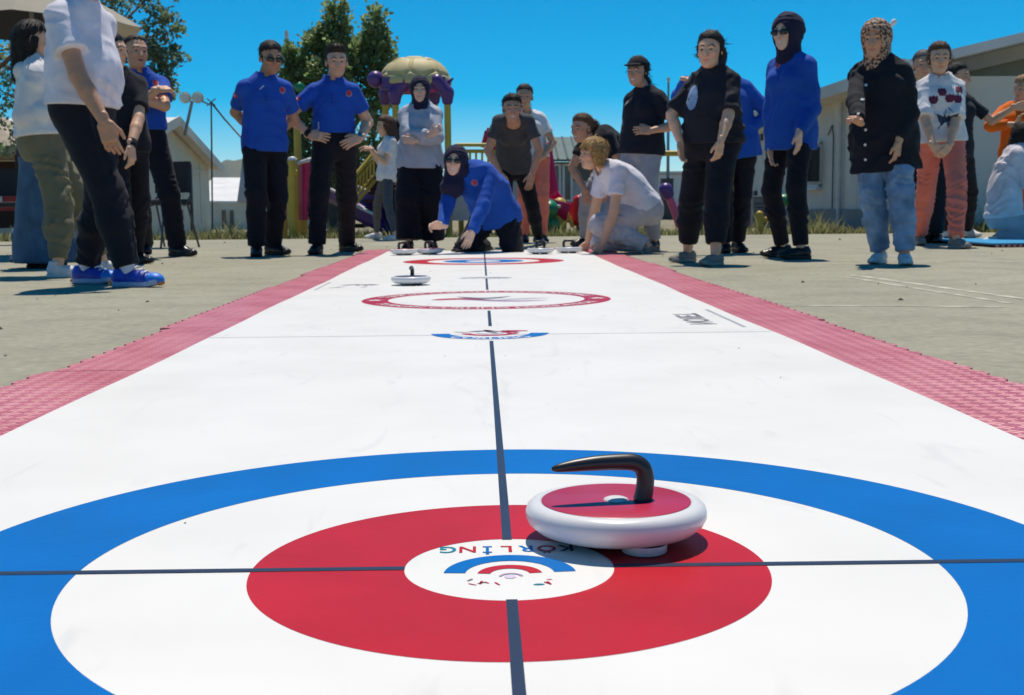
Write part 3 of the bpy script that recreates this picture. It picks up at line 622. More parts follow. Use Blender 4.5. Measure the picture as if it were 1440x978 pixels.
for dx in (774, 790.5):
    wx0, wx1 = W(dx, 250, hY)[0], W(dx+15, 250, hY)[0]; z0, z1 = W(dx, 284, hY)[2], W(dx, 231, hY)[2]; cx_ = (wx0+wx1)/2
    fr = part('window', FRAMEW, H2, lambda m: [m.box((cx_, hY-.04, z1-.03), (wx1-wx0, .08, .07)), m.box((cx_, hY-.04, z0+.03), (wx1-wx0, .08, .07)), m.box((wx0+.04, hY-.04, (z0+z1)/2), (.08, .078, z1-z0-.13)), m.box((wx1-.04, hY-.04, (z0+z1)/2), (.08, .078, z1-z0-.13))])
    part('pane', GLASS, H2, lambda m: m.box((cx_, hY-.02, (z0+z1)/2), (wx1-wx0-.15, .03, z1-z0-.12)))
ex = root('transformer_cabinet', (*W(936, 300, 45)[:2], -.12), 'dark grey cabinet at the foot of the lamp pole', 'cabinet'); ex1, ex2 = W(929, 251, 45), W(946, 290, 45)
part('case', DARKM, ex, lambda m: m.box(((ex1[0]+ex2[0])/2, 45, ex1[2]/2-.06), (ex2[0]-ex1[0], .4, ex1[2]+.12)), .02)
# lamp posts
def lamp_post(label, px, ty, Y, head, zb, lean=0):
    t = W(px, ty, Y); e = root('lamp_post', (t[0], Y, zb), label, 'street lamp', 'lamp posts'); 
    part('pole', GALV, e, lambda m: m.tube([(t[0]+lean, Y, zb), (t[0]+lean*.3, Y, zb+(t[2]-zb)*.6), (t[0], Y, t[2])], [.07, .05, .035], 8))
    part('lamp_head', FRAMEW, e, lambda m: m.tube([tuple(t+np.array(p)) for p in head], [.025, .06, .065, .03], 10))
lamp_post('lamp post with small round head beside the sunglasses officer', 403, 52, 36, [(-.02, 0, -.1), (0, 0, 0), (0, 0, .1), (0, 0, .18)], -.4, .25)
lamp_post('thin lamp pole rising between the cap woman and the girl in black', 940, 115, 45, [(0, 0, -.05), (0, 0, .02), (0, 0, .1), (0, 0, .16)], -.12)
lamp_post('lamp head showing above the leopard scarf woman', 1252, 38, 30, [(-.03, 0, -.03), (.05, 0, .08), (.10, 0, .13), (.13, 0, .16)], -.12)

# ------------------------------------------------------------------ trees
def leaf_mat(name, col, col2):
    mt, nt, b = new_mat(name); N, L = nt.nodes, nt.links
    at = N.new('ShaderNodeAttribute'); at.attribute_name = 'Col'; L.new(at.outputs['Color'], b.inputs['Base Color']); b.inputs['Roughness'].default_value = .38; b.inputs['Specular IOR Level'].default_value = .5
    tr = N.new('ShaderNodeBsdfTranslucent'); L.new(at.outputs['Color'], tr.inputs['Color']); ms = N.new('ShaderNodeMixShader'); ms.inputs[0].default_value = .62
    out = nt.nodes['Material Output']; L.new(b.outputs[0], ms.inputs[1]); L.new(tr.outputs[0], ms.inputs[2]); L.new(ms.outputs[0], out.inputs[0]); return mt
BARK = mat('bark', (.10, .08, .06), .9, .3, 6, .6, 30)
def leaves(centers, dirs, size, col, seed, lmat, root_, name='crown', aspect=.62, jit=.35):
    g = np.random.default_rng(seed); n = len(centers)
    d = dirs+g.normal(size=(n, 3))*.55; d /= np.linalg.norm(d, axis=1)[:, None]; up = g.normal(size=(n, 3)); s_ = np.cross(d, up); s_ /= np.linalg.norm(s_, axis=1)[:, None]
    nn = np.cross(d, s_); L_ = size*g.uniform(.6, 1.3, (n, 1)); w = L_*aspect/2
    c = centers
    V = np.stack([c, c+d*L_*.45+s_*w+nn*w*.25, c+d*L_, c+d*L_*.45-s_*w+nn*w*.25], 1).reshape(-1, 3)
    F = np.arange(4*n).reshape(n, 4); cc = np.asarray(col)*(1+g.normal(size=(n, 1))*jit*.5)*(1+g.normal(size=(n, 3))*.08); cc = np.clip(cc, .008, .5)
    return link(name, mesh_np(name, V-np.asarray(root_), F, lmat, smooth=False, colors=np.repeat(cc, 4, 0)), None)
def tree(label, base, trunk_h, clumps, n_per, size, col, seed, lm, name='tree', cr_=.45):
    """clumps: (centre, radii) in world; limbs run from the trunk to each clump"""
    g = np.random.default_rng(seed); base = np.asarray(base, float); e = empty(name, base); tag(e, label, 'tree')
    mb = MB(); top = base+vec(0, 0, trunk_h); mb.tube([base-base, (top-base)*.5+vec(.05, 0, 0), top-base], [.16, .12, .07], 10)
    for c, r in clumps:
        s0 = base+vec(0, 0, trunk_h*g.uniform(.3, .95)); mid = (s0+np.asarray(c))/2+g.normal(size=3)*.12; mb.tube([s0-base, mid-base, np.asarray(c)-base], [.05, .035, .012], 6)
    mb.build('trunk', BARK, e)
    C, D = [], []
    for c, r in clumps:
        n = int(n_per); ntw = max(5, n//26)
        # twigs: leaves strung along short shoots so that the crown breaks into sprays
        t0 = g.normal(size=(ntw, 3)); t0 /= np.linalg.norm(t0, axis=1)[:, None]; rad = g.uniform(.25, .95, (ntw, 1))**.6
        p = np.asarray(c)+t0*rad*np.asarray(r); dr = t0*.8+vec(0, 0, .45)+g.normal(size=(ntw, 3))*.35; dr /= np.linalg.norm(dr, axis=1)[:, None]
        k = g.integers(0, ntw, n); u = g.uniform(-.1, 1, (n, 1)); ln = np.max(r)*g.uniform(.25, .5, (n, 1))
        C.append(p[k]+dr[k]*u*ln+g.normal(size=(n, 3))*size*.55); D.append(dr[k]*.6+t0[k]*.4)
    o = leaves(np.concatenate(C), np.concatenate(D), size, col, seed+1, lm, base); o.parent = e
    return e
LM = leaf_mat('leaf', 0, 0)
Yt = 25.0
def cl(px, py, rx, rz, dy=0, Y=Yt):
    s_ = Y/F_PX; p = W(px, py, Y+dy); return (p, (rx*s_, rx*s_*.9, rz*s_))
c2 = [cl(475, 30, 9, 26), cl(470, 66, 24, 26), cl(486, 72, 22, 24, .3), cl(448, 62, 16, 18), cl(440, 82, 16, 16), cl(500, 90, 26, 24), cl(462, 110, 30, 26, -.3), cl(530, 38, 9, 22), cl(528, 66, 15, 22), cl(536, 92, 16, 24), cl(520, 108, 20, 22), cl(476, 145, 34, 28), cl(440, 140, 22, 24), cl(515, 150, 30, 26), cl(530, 130, 18, 24),
      cl(405, 88, 8, 20), cl(410, 115, 15, 22), cl(402, 145, 16, 24), cl(420, 165, 26, 26), cl(460, 190, 34, 30), cl(505, 190, 36, 28), cl(430, 210, 30, 28), cl(475, 225, 32, 26), cl(520, 225, 26, 26), cl(400, 200, 18, 30), cl(395, 240, 16, 22), cl(440, 245, 26, 20), cl(490, 255, 30, 20)]
tree('tall bushy green tree with pointed leaders behind the officers and play tower', (*W(470, 300, Yt)[:2], -.3), 4.2, c2, 760, .108, (.25, .33, .14), 21, LM)
Yt = 21.0
c1 = [cl(20, -60, 70, 50), cl(100, -70, 70, 45), cl(170, -50, 50, 40), cl(215, -10, 34, 26), cl(228, 38, 26, 13), cl(205, 62, 24, 20), cl(236, 82, 22, 12), cl(222, 108, 20, 14), cl(185, 10, 36, 26), cl(150, 60, 40, 34), cl(95, 40, 60, 40), cl(20, 50, 50, 40), cl(40, 110, 50, 40), cl(5, 130, 34, 34), cl(120, 110, 44, 36), cl(200, 130, 26, 20), cl(175, 150, 26, 22), cl(-50, 60, 60, 70), cl(-40, -40, 60, 60), cl(15, 190, 34, 26), cl(232, 130, 14, 10), cl(60, 160, 34, 30), cl(-40, 150, 40, 40)]
tree('large spreading blue green tree behind the beige parasol at the left', (*W(70, 300, Yt)[:2], -.25), 4.0, c1, 560, .095, (.21, .275, .16), 31, LM)
# ------------------------------------------------------------------ weeds along the pavement edge
g = np.random.default_rng(17); n = 52000
px = g.uniform(-60, 1500, n); Yw = 16.05+np.abs(g.normal(size=n))*1.6; den = .55+.45*np.sin(px*.021+1.3)*np.sin(px*.0073); keep = g.random(n) < np.clip(den, .12, 1); px = px[keep]; Yw = Yw[keep]; n = len(px)
x = (px-678)/F_PX*Yw*1.0; tall = (.5+.5*np.sin(px*.035)*np.sin(px*.011+.6)); right = np.where(px > 900, 1.25, .8); hgt = g.gamma(2.6, .026, n)*(.45+1.25*tall)*right+.02
z0 = np.array([float(terrain(a, b_)) for a, b_ in zip(x, Yw)])-.02; z0 = np.where(Yw < 16.2, -.03, z0)
a = g.uniform(0, 6.28, n); ln = g.normal(size=(n, 2))*.35*hgt[:, None]; w = .003+.005*g.random(n)
b0 = np.stack([x-w*np.cos(a), Yw-w*np.sin(a), z0], 1); b1 = np.stack([x+w*np.cos(a), Yw+w*np.sin(a), z0], 1); tp = np.stack([x+ln[:, 0], Yw+ln[:, 1], z0+hgt], 1)
md = np.stack([x+ln[:, 0]*.35, Yw+ln[:, 1]*.35, z0+hgt*.55], 1); wv_ = np.stack([w*np.cos(a), w*np.sin(a), 0*a], 1)*1.3
V = np.stack([b0, b1, md+wv_, tp, md-wv_], 1).reshape(-1, 3); base = np.arange(n)*5
F = np.concatenate([np.stack([base, base+1, base+2, base+4], 1), np.stack([base+4, base+2, base+3, base+3], 1)[:, [0, 1, 2, 2]]]) if False else np.stack([base, base+1, base+2, base+4], 1)
F2 = np.stack([base+4, base+2, base+3], 1)
dry = g.random(n)[:, None]; cc = (1-dry)*np.array([.14, .17, .055])+dry*np.array([.34, .31, .16]); cc *= g.uniform(.6, 1.3, (n, 1))
me = bpy.data.meshes.new('weeds'); nf = 2*n; me.vertices.add(len(V)); me.vertices.foreach_set('co', V.astype(np.float32).ravel()); lp = np.concatenate([F.ravel(), F2.ravel()]).astype(np.int32); me.loops.add(len(lp)); me.loops.foreach_set('vertex_index', lp); me.polygons.add(nf)
me.polygons.foreach_set('loop_start', np.concatenate([np.arange(n)*4, 4*n+np.arange(n)*3]).astype(np.int32)); me.polygons.foreach_set('loop_total', np.concatenate([np.full(n, 4), np.full(n, 3)]).astype(np.int32)); me.update(calc_edges=True)
ca = me.color_attributes.new('Col', 'FLOAT_COLOR', 'POINT'); c4 = np.ones((5*n, 4), np.float32); c4[:, :3] = np.repeat(cc, 5, 0); ca.data.foreach_set('color', c4.ravel()); me.materials.append(LM)
tag(link('weeds', me), 'dry and green weeds growing along the far edge of the concrete', 'weeds', kind='stuff')

# ------------------------------------------------------------------ playground
YEL = mat('paint_yellow', (.52, .36, .045), .45, .12, 5, .05, 60); PUR = mat('plastic_purple', (.10, .04, .19), .35, .08, 6); SAND = mat('plastic_sand', (.55, .45, .22), .6, .12, 6); CRI = mat('plastic_crimson', (.50, .012, .10), .35, .1, 4); BRN = mat('deck_brown', (.05, .025, .02), .7); WEDGE = mat('plastic_white_edge', (.6, .6, .6), .4); GRN = mat('plastic_green', (.01, .20, .08), .4); PINK = mat('plastic_pink', (.65, .12, .22), .4); PRED = mat('plastic_red', (.55, .02, .025), .4); DRK = mat('rubber_dark', (.02, .02, .022), .6)
yT = 17.2; yB = 18.0
posts = [W(557, 200, yT), W(630, 200, yT), W(543, 200, yB), W(612, 200, yB)]
PT = root('play_tower', (W(590, 300, 17.6)[0], 17.6, -.1), 'play tower with turtle roof on yellow posts, steps and railings', 'play tower')
zpt = W(590, 142, yT)[2]
for p in posts: part('post', YEL, PT, lambda m: m.tube([(p[0], p[1], -.12), (p[0], p[1], zpt+.15)], .045, 12))
cT = (posts[0]+posts[1]+posts[2]+posts[3])/4; zs = W(590, 119, 17.6)[2]; rX = .50
seeds = np.array([(x, -.06, .38) for x in (-.25, 0, .25)]+[(.40*math.cos(t), .42*math.sin(t), .22) for t in np.linspace(.3, 6.58, 9)[:-1]]+[(.52*math.cos(t), .54*math.sin(t), .0) for t in np.linspace(0, 6.28, 13)[:-1]])
def shl(P):
    q = np.abs((P-f32([cT[0], cT[1], zs-.03]))/f32([.50, .52, .405])); k0 = (q[:, 0]**2.4+q[:, 1]**2.4+q[:, 2]**2.1+1e-9)**(1/2.3); return (k0-1)*.40
def shell(P):
    d = shl(P); q = (P-f32([cT[0], cT[1], zs-.03])); ds = np.sqrt(((q[:, None]-seeds[None].astype(f32))**2).sum(2)); ds.sort(axis=1); e = ds[:, 1]-ds[:, 0]
    d = d+.02*np.clip(1-e/.04, 0, 1); zc = zs-.03+.06*np.cos(q[:, 0]*14)*0
    return smax(d, zc-P[:, 2], .03)
o = sdf_obj('turtle_shell', shell, (cT[0]-.6, cT[1]-.6, zs-.1), (cT[0]+.6, cT[1]+.6, zs+.62), .016, SAND, PT, tuple(PT.location))
h0 = W(528, 112, 17.3); t0 = W(634, 119, 17.3)
sdf_obj('turtle_head', union([(ell(h0, np.eye(3), (.115, .11, .115)), 0), (cap(h0+vec(.06, .1, -.04), (cT[0]-.3, cT[1]-.1, zs-.05), .075, .08), .04)]), np.minimum(h0-vec(.22, .25, .25), (cT[0]-.5, cT[1]-.3, zs-.25)), np.maximum(h0+.25, (cT[0]-.12, cT[1]+.2, zs+.2)), .018, PUR, PT, tuple(PT.location))
sdf_obj('turtle_tail', union([(cap(t0+vec(-.12, .05, -.05), t0+vec(.03, 0, .08), .06, .015), 0)]), t0-.25, t0+.25, .016, PUR, PT, tuple(PT.location))
for p in posts:
    sg = 1 if p[0] > cT[0] else -1; zt_ = W(557, 142, p[1])[2]
    fn = union([(cap((p[0], p[1], zt_), (p[0], p[1], zt_+.10), .075, .085), 0), (cap((p[0], p[1], zt_+.10), (p[0]-sg*.14, p[1], zs+.0), .085, .10), .04)])
    sdf_obj('turtle_leg', fn, (p[0]-.4, p[1]-.15, min(zt_, zs)-.15), (p[0]+.4, p[1]+.15, max(zs, zt_)+.3), .018, PUR, PT, tuple(PT.location))
for yy_ in (yT+.02, yB-.02): part('roof_frame', PUR, PT, lambda m: m.box((cT[0], yy_, zs-.02), (.85, .10, .16)))
part('roof_band', CRI, PT, lambda m: m.box((cT[0], yT+.01, zs-.12), (.6, .05, .05)))
zd = W(590, 262, yT)[2]
part('deck', BRN, PT, lambda m: m.box((cT[0]+.05, cT[1], zd), (1.0, 1.0, .08)))
part('panel', mat('panel_grey', (.4, .4, .42), .5), PT, lambda m: m.box((W(637, 290, yT)[0], yT+.02, W(630, 292, yT)[2]), (.55, .04, .36)))
# bridge railing to the right
r0_, r1_ = W(640, 204, 17.5), W(702, 204, 17.5)
for yy_ in (204, 213, 252): part('bridge_rail', YEL, PT, lambda m: m.tube([W(640, yy_, 17.5), W(702, yy_, 17.5)], .025, 8))
for i in range(7): part('baluster', YEL, PT, lambda m: m.tube([W(644+i*8.5, 213, 17.5), W(644+i*8.5, 252, 17.5)], .017, 6))
part('bridge_deck', BRN, PT, lambda m: m.box(((r0_[0]+r1_[0])/2, 17.9, W(660, 258, 17.5)[2]), (r1_[0]-r0_[0]+.1, .8, .07)))
for px in (648, 700): part('bridge_post', YEL, PT, lambda m: m.tube([(W(px, 300, 17.9)[0], 18.1, -.12), (W(px, 300, 17.9)[0], 18.1, .8)], .04, 8))
# steps with yellow hand rails
sA, sB = (528, 213), (499, 248); sC, sD = (528, 254), (497, 290)
part('stair_rail', YEL, PT, lambda m: [m.tube([W(*sA, 17.3), W(*sB, 17.1)], .03, 8), m.tube([W(528, 222, 17.3), W(500, 256, 17.1)], .022, 8), m.tube([W(*sC, 17.3), W(*sD, 17.1)], .026, 8), m.tube([W(528, 244, 17.3), W(498, 280, 17.1)], .02, 8), m.tube([W(500, 244, 17.1), W(497, 292, 17.1)], .026, 8)])
for i in range(6):
    t = (i+.5)/6; part('baluster', YEL, PT, lambda m: m.tube([W(500+28*t, 256-34*t, 17.15), W(498+30*t, 280-36*t, 17.15)], .016, 6))
for i in range(6):
    t = i/5; p = W(502+36*t, 318-58*t, 17.6); part('step', BRN, PT, lambda m: m.box((p[0], 17.75, p[2]), (.22, .75, .05)))
part('stair_back', mat('deck_maroon', (.13, .02, .025), .6), PT, lambda m: m.add([W(497, 250, 18.2), W(537, 212, 18.2), W(537, 262, 18.2), W(497, 300, 18.2), W(497, 250, 18.26), W(537, 212, 18.26), W(537, 262, 18.26), W(497, 300, 18.26)], [(0, 1, 2, 3), (7, 6, 5, 4), (0, 4, 5, 1), (1, 5, 6, 2), (2, 6, 7, 3), (3, 7, 4, 0)]))
# slides
def chute(name, label, pts, wd, wall, mt, edge=None, group='plastic slides'):
    pts = [np.asarray(p, float) for p in pts]; e = root(name, (*pts[-1][:2], -.1), label, 'slide', group); rows = []
    for i, p in enumerate(pts):
        t = unit(pts[min(i+1, len(pts)-1)]-pts[max(i-1, 0)]); s_ = unit(np.cross(t, UP)); u = np.cross(s_, t)
        rows.append([p+s_*wd*a+u*wall*h for a, h in ((-1, 1), (-.98, .5), (-.85, .08), (-.5, 0), (0, 0), (.5, 0), (.85, .08), (.98, .5), (1, 1))])
    part('chute', mt, e, lambda m: m.sheet(rows, th=.03))
    if edge:
        part('rim', edge, e, lambda m: [m.tube([r[0] for r in rows], .022, 6), m.tube([r[-1] for r in rows], .022, 6)])
    return e
chute('plastic_slide', 'crimson slide behind the bending woman in grey', spline([W(676, 206, 18.3), W(694, 216, 18.3), W(735, 262, 18.2), (W(768, 300, 18.0)), (W(800, 312, 17.9))]), .27, .26, CRI)
chute('plastic_slide', 'purple slide with white rim ending behind the officer with hands on hips', spline([W(462, 282, 18.2), W(486, 288, 17.8), W(520, 312, 17.4), W(545, 326, 17.2)]), .28, .22, PUR, WEDGE)
SL = root('slide_tower', (W(418, 300, 16.9)[0], 16.9, -.1), 'crimson curved slide panels on yellow posts between the two officers', 'play tower')
part('post', YEL, SL, lambda m: m.tube([(*W(411, 300, 16.6)[:2], -.1), (*W(411, 300, 16.6)[:2], W(411, 226, 16.6)[2])], .058, 12)); part('post', YEL, SL, lambda m: m.tube([(*W(421, 300, 17.4)[:2], -.1), (*W(421, 300, 17.4)[:2], W(421, 170, 17.4)[2])], .05, 12))
part('post', YEL, SL, lambda m: m.tube([(*W(399, 300, 17.2)[:2], -.1), (*W(399, 300, 17.2)[:2], W(399, 285, 17.2)[2])], .05, 12)); part('post', YEL, SL, lambda m: m.tube([(*W(427, 300, 17.2)[:2], -.1), (*W(427, 300, 17.2)[:2], W(427, 285, 17.2)[2])], .05, 12))
part('post_cap', WEDGE, SL, lambda m: m.lathe([(.062, 0), (.06, .03), (.03, .05), (.001, .055)], 14, tuple(W(411, 226, 16.6)))); part('post_clamp', YEL, SL, lambda m: m.tube([W(404, 243, 16.6), W(418, 243, 16.6)], .035, 8))
for (xa, xb, s0) in ((403, 392, -1), (420, 444, 1)):
    rows = []
    for i in range(9):
        t = i/8; y_ = 230+80*t; bul = math.sin(t*math.pi)*3
        rows.append([W(xa-s0*2*0+(xb-xa)*u-(10*t*(1-u) if s0 < 0 else 0)+s0*bul*u*0-(8*t*u if s0 > 0 else 0), y_-(8*u if i == 0 else 0), 17.0-.25*math.sin(u*3.14)) for u in np.linspace(0, 1, 7)])
    part('slide_panel', CRI, SL, lambda m: m.sheet(rows, th=.05)); part('panel_rim', WEDGE, SL, lambda m: m.tube(rows[0], .028, 6))
for y in (130, 158): part('leaf_ornament', GRN, SL, lambda m: m.tube([W(419, y, 17.3), W(423, y-7, 17.3), W(421, y-14, 17.3)], [.03, .10, .02], 8))
# swing frame, spring riders, toys
SW = root('swing_frame', (W(955, 300, 22)[0], 22, -.1), 'yellow swing frame crossbar beyond the woman with the cap', 'swing frame'); bl, br = W(884, 216, 22), W(1028, 216, 22)
part('crossbar', YEL, SW, lambda m: m.tube([bl, br], .05, 10))
for b_ in (bl, br):
    for dy in (-.6, .6): part('leg', YEL, SW, lambda m: m.tube([b_, (b_[0], b_[1]+dy, -.12)], .045, 8))
def toy(name, label, px, py, Y, items, cat='spring rider'):
    e = root(name, (*W(px, py, Y)[:2], -.1), label, cat)
    for nm, mt, fn, pts in items:
        lo, hi = bbox(pts, .2); sdf_obj(nm, fn, lo, hi, .018, mt, e, tuple(e.location))
    return e
p = W(772, 296, 17.6); toy('spring_rider', 'green turtle shaped spring rider near the coral trousers', 772, 300, 17.6, [('rider_body', GRN, union([(ell(p+vec(0, 0, .02), np.eye(3), (.13, .2, .13)), 0), (cap(p+vec(-.06, 0, .1), p+vec(-.08, 0, .22), .06, .05), .05), (ell(p+vec(.03, 0, -.2), np.eye(3), (.12, .12, .1)), .02)]), [p+vec(0, 0, .2), p-vec(0, 0, .3)]),
    ('rider_spring', DRK, union([(cap((p[0], p[1], -.1), p-vec(0, 0, .1), .05, .05), 0)]), [p, (p[0], p[1], -.1)]), ('rider_handle', WEDGE, union([(cap(p+vec(.0, 0, .05), p+vec(.14, 0, .05), .03, .03), 0)]), [p, p+vec(.15, 0, .05)])])
p = W(791, 290, 17.8); q_ = W(805, 318, 17.8); q2 = W(783, 318, 17.8)
toy('seesaw', 'small yellow seesaw with slanted legs in front of the green roofed hut', 791, 318, 17.8, [('stand', YEL, union([(cap(W(787, 288, 17.8), W(785, 320, 17.8), .10, .12), 0), (cap(W(792, 288, 17.8), q_, .035, .03), .01)]), [p, q_, q2]), ('beam', YEL, union([(cap(W(775, 292, 17.7), W(795, 289, 17.8), .03, .03), 0), (cap(W(797, 290, 18.2), W(817, 316, 18.2), .03, .03), 0)]), [W(773, 290, 17.7), W(822, 325, 18.2)])], 'seesaw')
p = W(815, 293, 17.9); toy('spring_rider', 'red spring rider left of the grey trousers', 815, 300, 17.9, [('rider_body', PRED, union([(cap(p-vec(0, 0, .14), p+vec(0, 0, .05), .13, .10), 0), (ell(p+vec(0, 0, .12), np.eye(3), (.09, .09, .07)), .03)]), [p+vec(0, 0, .2), p-vec(0, 0, .3)]), ('rider_spring', DRK, union([(cap((p[0], p[1], -.1), p-vec(0, 0, .14), .05, .05), 0)]), [p, (p[0], p[1], -.1)])])
p = W(938, 270, 17.8); q_ = W(957, 316, 17.8)
toy('seesaw', 'pink pole with purple drum end leaning left of the girl in black', 950, 312, 17.8, [('pole', PINK, union([(cap(p, q_, .05, .075), 0)]), [p, q_]), ('drum', PUR, union([(cap(p+vec(-.02, 0, .03), p+vec(.01, 0, -.03), .10, .09), 0)]), [p])], 'seesaw')
p = W(1100, 288, 17.5)
toy('spring_rider', 'orange barred spring rider with green head by the tall woman in blue', 1090, 310, 17.5, [('frame', YEL, union([(cap(W(1068, 302, 17.4), W(1068, 326, 17.4), .055, .055), 0), (cap(W(1068, 309, 17.4), W(1086, 309, 17.4), .035, .035), 0), (cap(W(1092, 300, 17.4), W(1093, 326, 17.4), .05, .05), 0)]), [W(1062, 300, 17.4), W(1098, 328, 17.4)]), ('beam', mat('plastic_orange', (.45, .18, .03), .4), union([(cap(W(1078, 309, 17.5), W(1100, 290, 17.5), .045, .05), 0)]), [W(1078, 309, 17.5), W(1100, 290, 17.5)]),
    ('rider_head', GRN, union([(ell(p+vec(.02, 0, .06), np.eye(3), (.14, .12, .09)), 0), (ell(p+vec(-.1, -.05, .03), np.eye(3), (.06, .05, .05)), .02)]), [p+vec(.1, 0, .1), p-vec(.1, 0, .1)])])
pm = W(1048, 300, 24); e = root('purple_panel', (pm[0], 24, -.1), 'tall purple playground panel behind the girl in black', 'play panel'); part('board', PUR, e, lambda m: m.box((pm[0], 24, .35), (.22, .08, .9)), .03)

# ------------------------------------------------------------------ parasols, stall, chairs, blue mat
pc = W(45, 35, 11.0); pr = .90; z_e = W(100, 36, 11)[2]; US = root('beach_parasol', (pc[0], 11.0, 0), 'open beige parasol with black panels above the hoodie woman', 'parasol'); zap = z_e+.42
PBEI = mat('parasol_beige', (.50, .46, .38), .8, .06)
_n = PBEI.node_tree; _t = _n.nodes.new('ShaderNodeBsdfTranslucent'); _t.inputs['Color'].default_value = (.5, .45, .36, 1); _m = _n.nodes.new('ShaderNodeMixShader'); _m.inputs[0].default_value = .35
_n.links.new(_n.nodes['Principled BSDF'].outputs[0], _m.inputs[1]); _n.links.new(_t.outputs[0], _m.inputs[2]); _n.links.new(_m.outputs[0], _n.nodes['Material Output'].inputs[0])
PBLK = mat('parasol_black', (.02, .02, .024), .8)
for i in range(8):
    a0, a1 = R(45*i+10), R(45*i+55); rows = []
    for k in range(6):
        t = k/5; sag = 1-.06*math.sin(t*3.14); rows.append([(pc[0]+pr*t*math.cos(a)*(1-.035*math.sin((a-a0)/(a1-a0)*3.14)*t), 11+pr*t*math.sin(a), zap-(zap-z_e)*t**1.35-.02*math.sin((a-a0)/(a1-a0)*3.14)*t) for a in np.linspace(a0, a1, 7)])
    part('canopy_panel', PBLK if i in (2, 3) else PBEI, US, lambda m: m.sheet(rows, th=.004))
    part('rib', DARKM, US, lambda m: m.tube([(pc[0]+pr*t*math.cos(a0), 11+pr*t*math.sin(a0), zap-(zap-z_e)*t**1.35-.012) for t in np.linspace(.05, 1, 6)], .006, 5))
part('pole', GALV, US, lambda m: m.tube([(pc[0], 11, 0), (pc[0], 11, zap+.08)], .02, 8)); part('base', DARKM, US, lambda m: m.lathe([(.001, .07), (.06, .07), (.22, .03), (.24, 0)], 20, (pc[0], 11, .001)))
c_ = W(342, 262, 21); CP = root('closed_parasol', (c_[0], 21, -.15), 'closed pale parasol beside the sunglasses officer', 'parasol')
part('canopy', mat('parasol_pale', (.42, .43, .46), .8, .1, 5), CP, lambda m: m.lathe([(.03, .55), (.06, .45), (.11, .1), (.17, -.25), (.15, -.28), (.02, -.2)], 14, (c_[0]+.06, 21, c_[2]))); part('pole', GALV, CP, lambda m: m.tube([(c_[0]+.06, 21, -.15), (c_[0]+.06, 21, c_[2]+.6)], .02, 8))
s1 = W(26, 200, 26); ST = root('canopy_stall', (s1[0]-1.5, 27.5, -.2), 'beige roofed stall with dark frame at the left edge', 'stall'); zt_ = W(0, 205, 26)[2]
ap = (s1[0]-1.5, 27.5, W(0, 130, 26)[2]); cs = [(s1[0], 26, zt_), (s1[0], 29, zt_), (s1[0]-3, 29, zt_), (s1[0]-3, 26, zt_)]
part('canopy', mat('stall_beige', (.40, .34, .27), .8, .1), ST, lambda m: m.add(cs+[ap]+[(x, y, z-.18) for x, y, z in cs], [(0, 1, 4), (1, 2, 4), (2, 3, 4), (3, 0, 4), (0, 5, 6, 1), (1, 6, 7, 2), (2, 7, 8, 3), (3, 8, 5, 0), (8, 7, 6, 5)]))
for x, y, z in cs: part('post', BRN, ST, lambda m: m.tube([(x-.05 if x == s1[0] else x+.05, y+(.05 if y == 26 else -.05), -.2), (x-.05 if x == s1[0] else x+.05, y+(.05 if y == 26 else -.05), z-.1)], .06, 6))
part('back_board', BRN, ST, lambda m: m.box((s1[0]-1.5, 28.9, .75), (2.9, .06, 1.5))); part('counter', mat('counter_red', (.35, .03, .03), .6), ST, lambda m: m.box((s1[0]-1.2, 26.3, .55), (2.3, .5, .32))); part('notice', WEDGE, ST, lambda m: m.box((s1[0]-.55, 26.03, .68), (.3, .02, .3)))
def chair(label, px, py, rz):
    g_ = G(px, py); e = empty('stacking_chair', g_, rz); tag(e, label, 'chair', 'black stacking chairs')
    fab = cloth('chair_fabric', (.03, .031, .034)); tb = MATS['metal_dark']
    def b(nm, mt, fn, bev=0): mb = MB(); fn(mb); mb.build(nm, mt, e, bev)
    b('seat', fab, lambda m: m.box((0, 0, .455), (.46, .44, .06)), .025); b('backrest', fab, lambda m: m.sheet([[(x, .21+.05*(z-.55)-.03*math.cos(x*6), z) for x in np.linspace(-.22, .22, 7)] for z in np.linspace(.55, .86, 5)], th=.04))
    for sx in (-1, 1): b('leg', tb, lambda m: m.tube([(sx*.21, -.16, .43), (sx*.235, -.26, 0)], .011, 8)); b('leg', tb, lambda m: m.tube([(sx*.21, .16, .43), (sx*.235, .28, 0)], .011, 8)); b('back_upright', tb, lambda m: m.tube([(sx*.22, .1, .42), (sx*.225, .2, .52), (sx*.2, .235, .84)], .011, 8))
chair('black stacking chair at the left edge in front of the stall', 8, 345, R(25)); chair('black stacking chair behind the legs of the laughing officer', 228, 349, R(-30))
g1 = G(1376, 347); BM = root('puzzle_mat', (g1[0]+1.1, g1[1]+.4, 0), 'bright blue foam mat with red and black toothed edge at the right', 'foam mat')
part('blue_layer', mat('foam_blue', (.02, .30, .60), .5), BM, lambda m: m.box((g1[0]+1.1, g1[1]+.45, .032), (2.2, 1.5, .014)), .006)
n = 44
part('toothed_edge', mat('foam_dark', (.05, .012, .014), .7), BM, lambda m: m.box((g1[0]+1.1, g1[1]+.45, .0135), (2.16, 1.46, .022)))
for i in range(n): part('tooth', mat('foam_tooth', (.55, .22, .18), .6), BM, lambda m: m.box((g1[0]+.04+i*.05, g1[1]-.295, .013), (.026, .03, .02)))

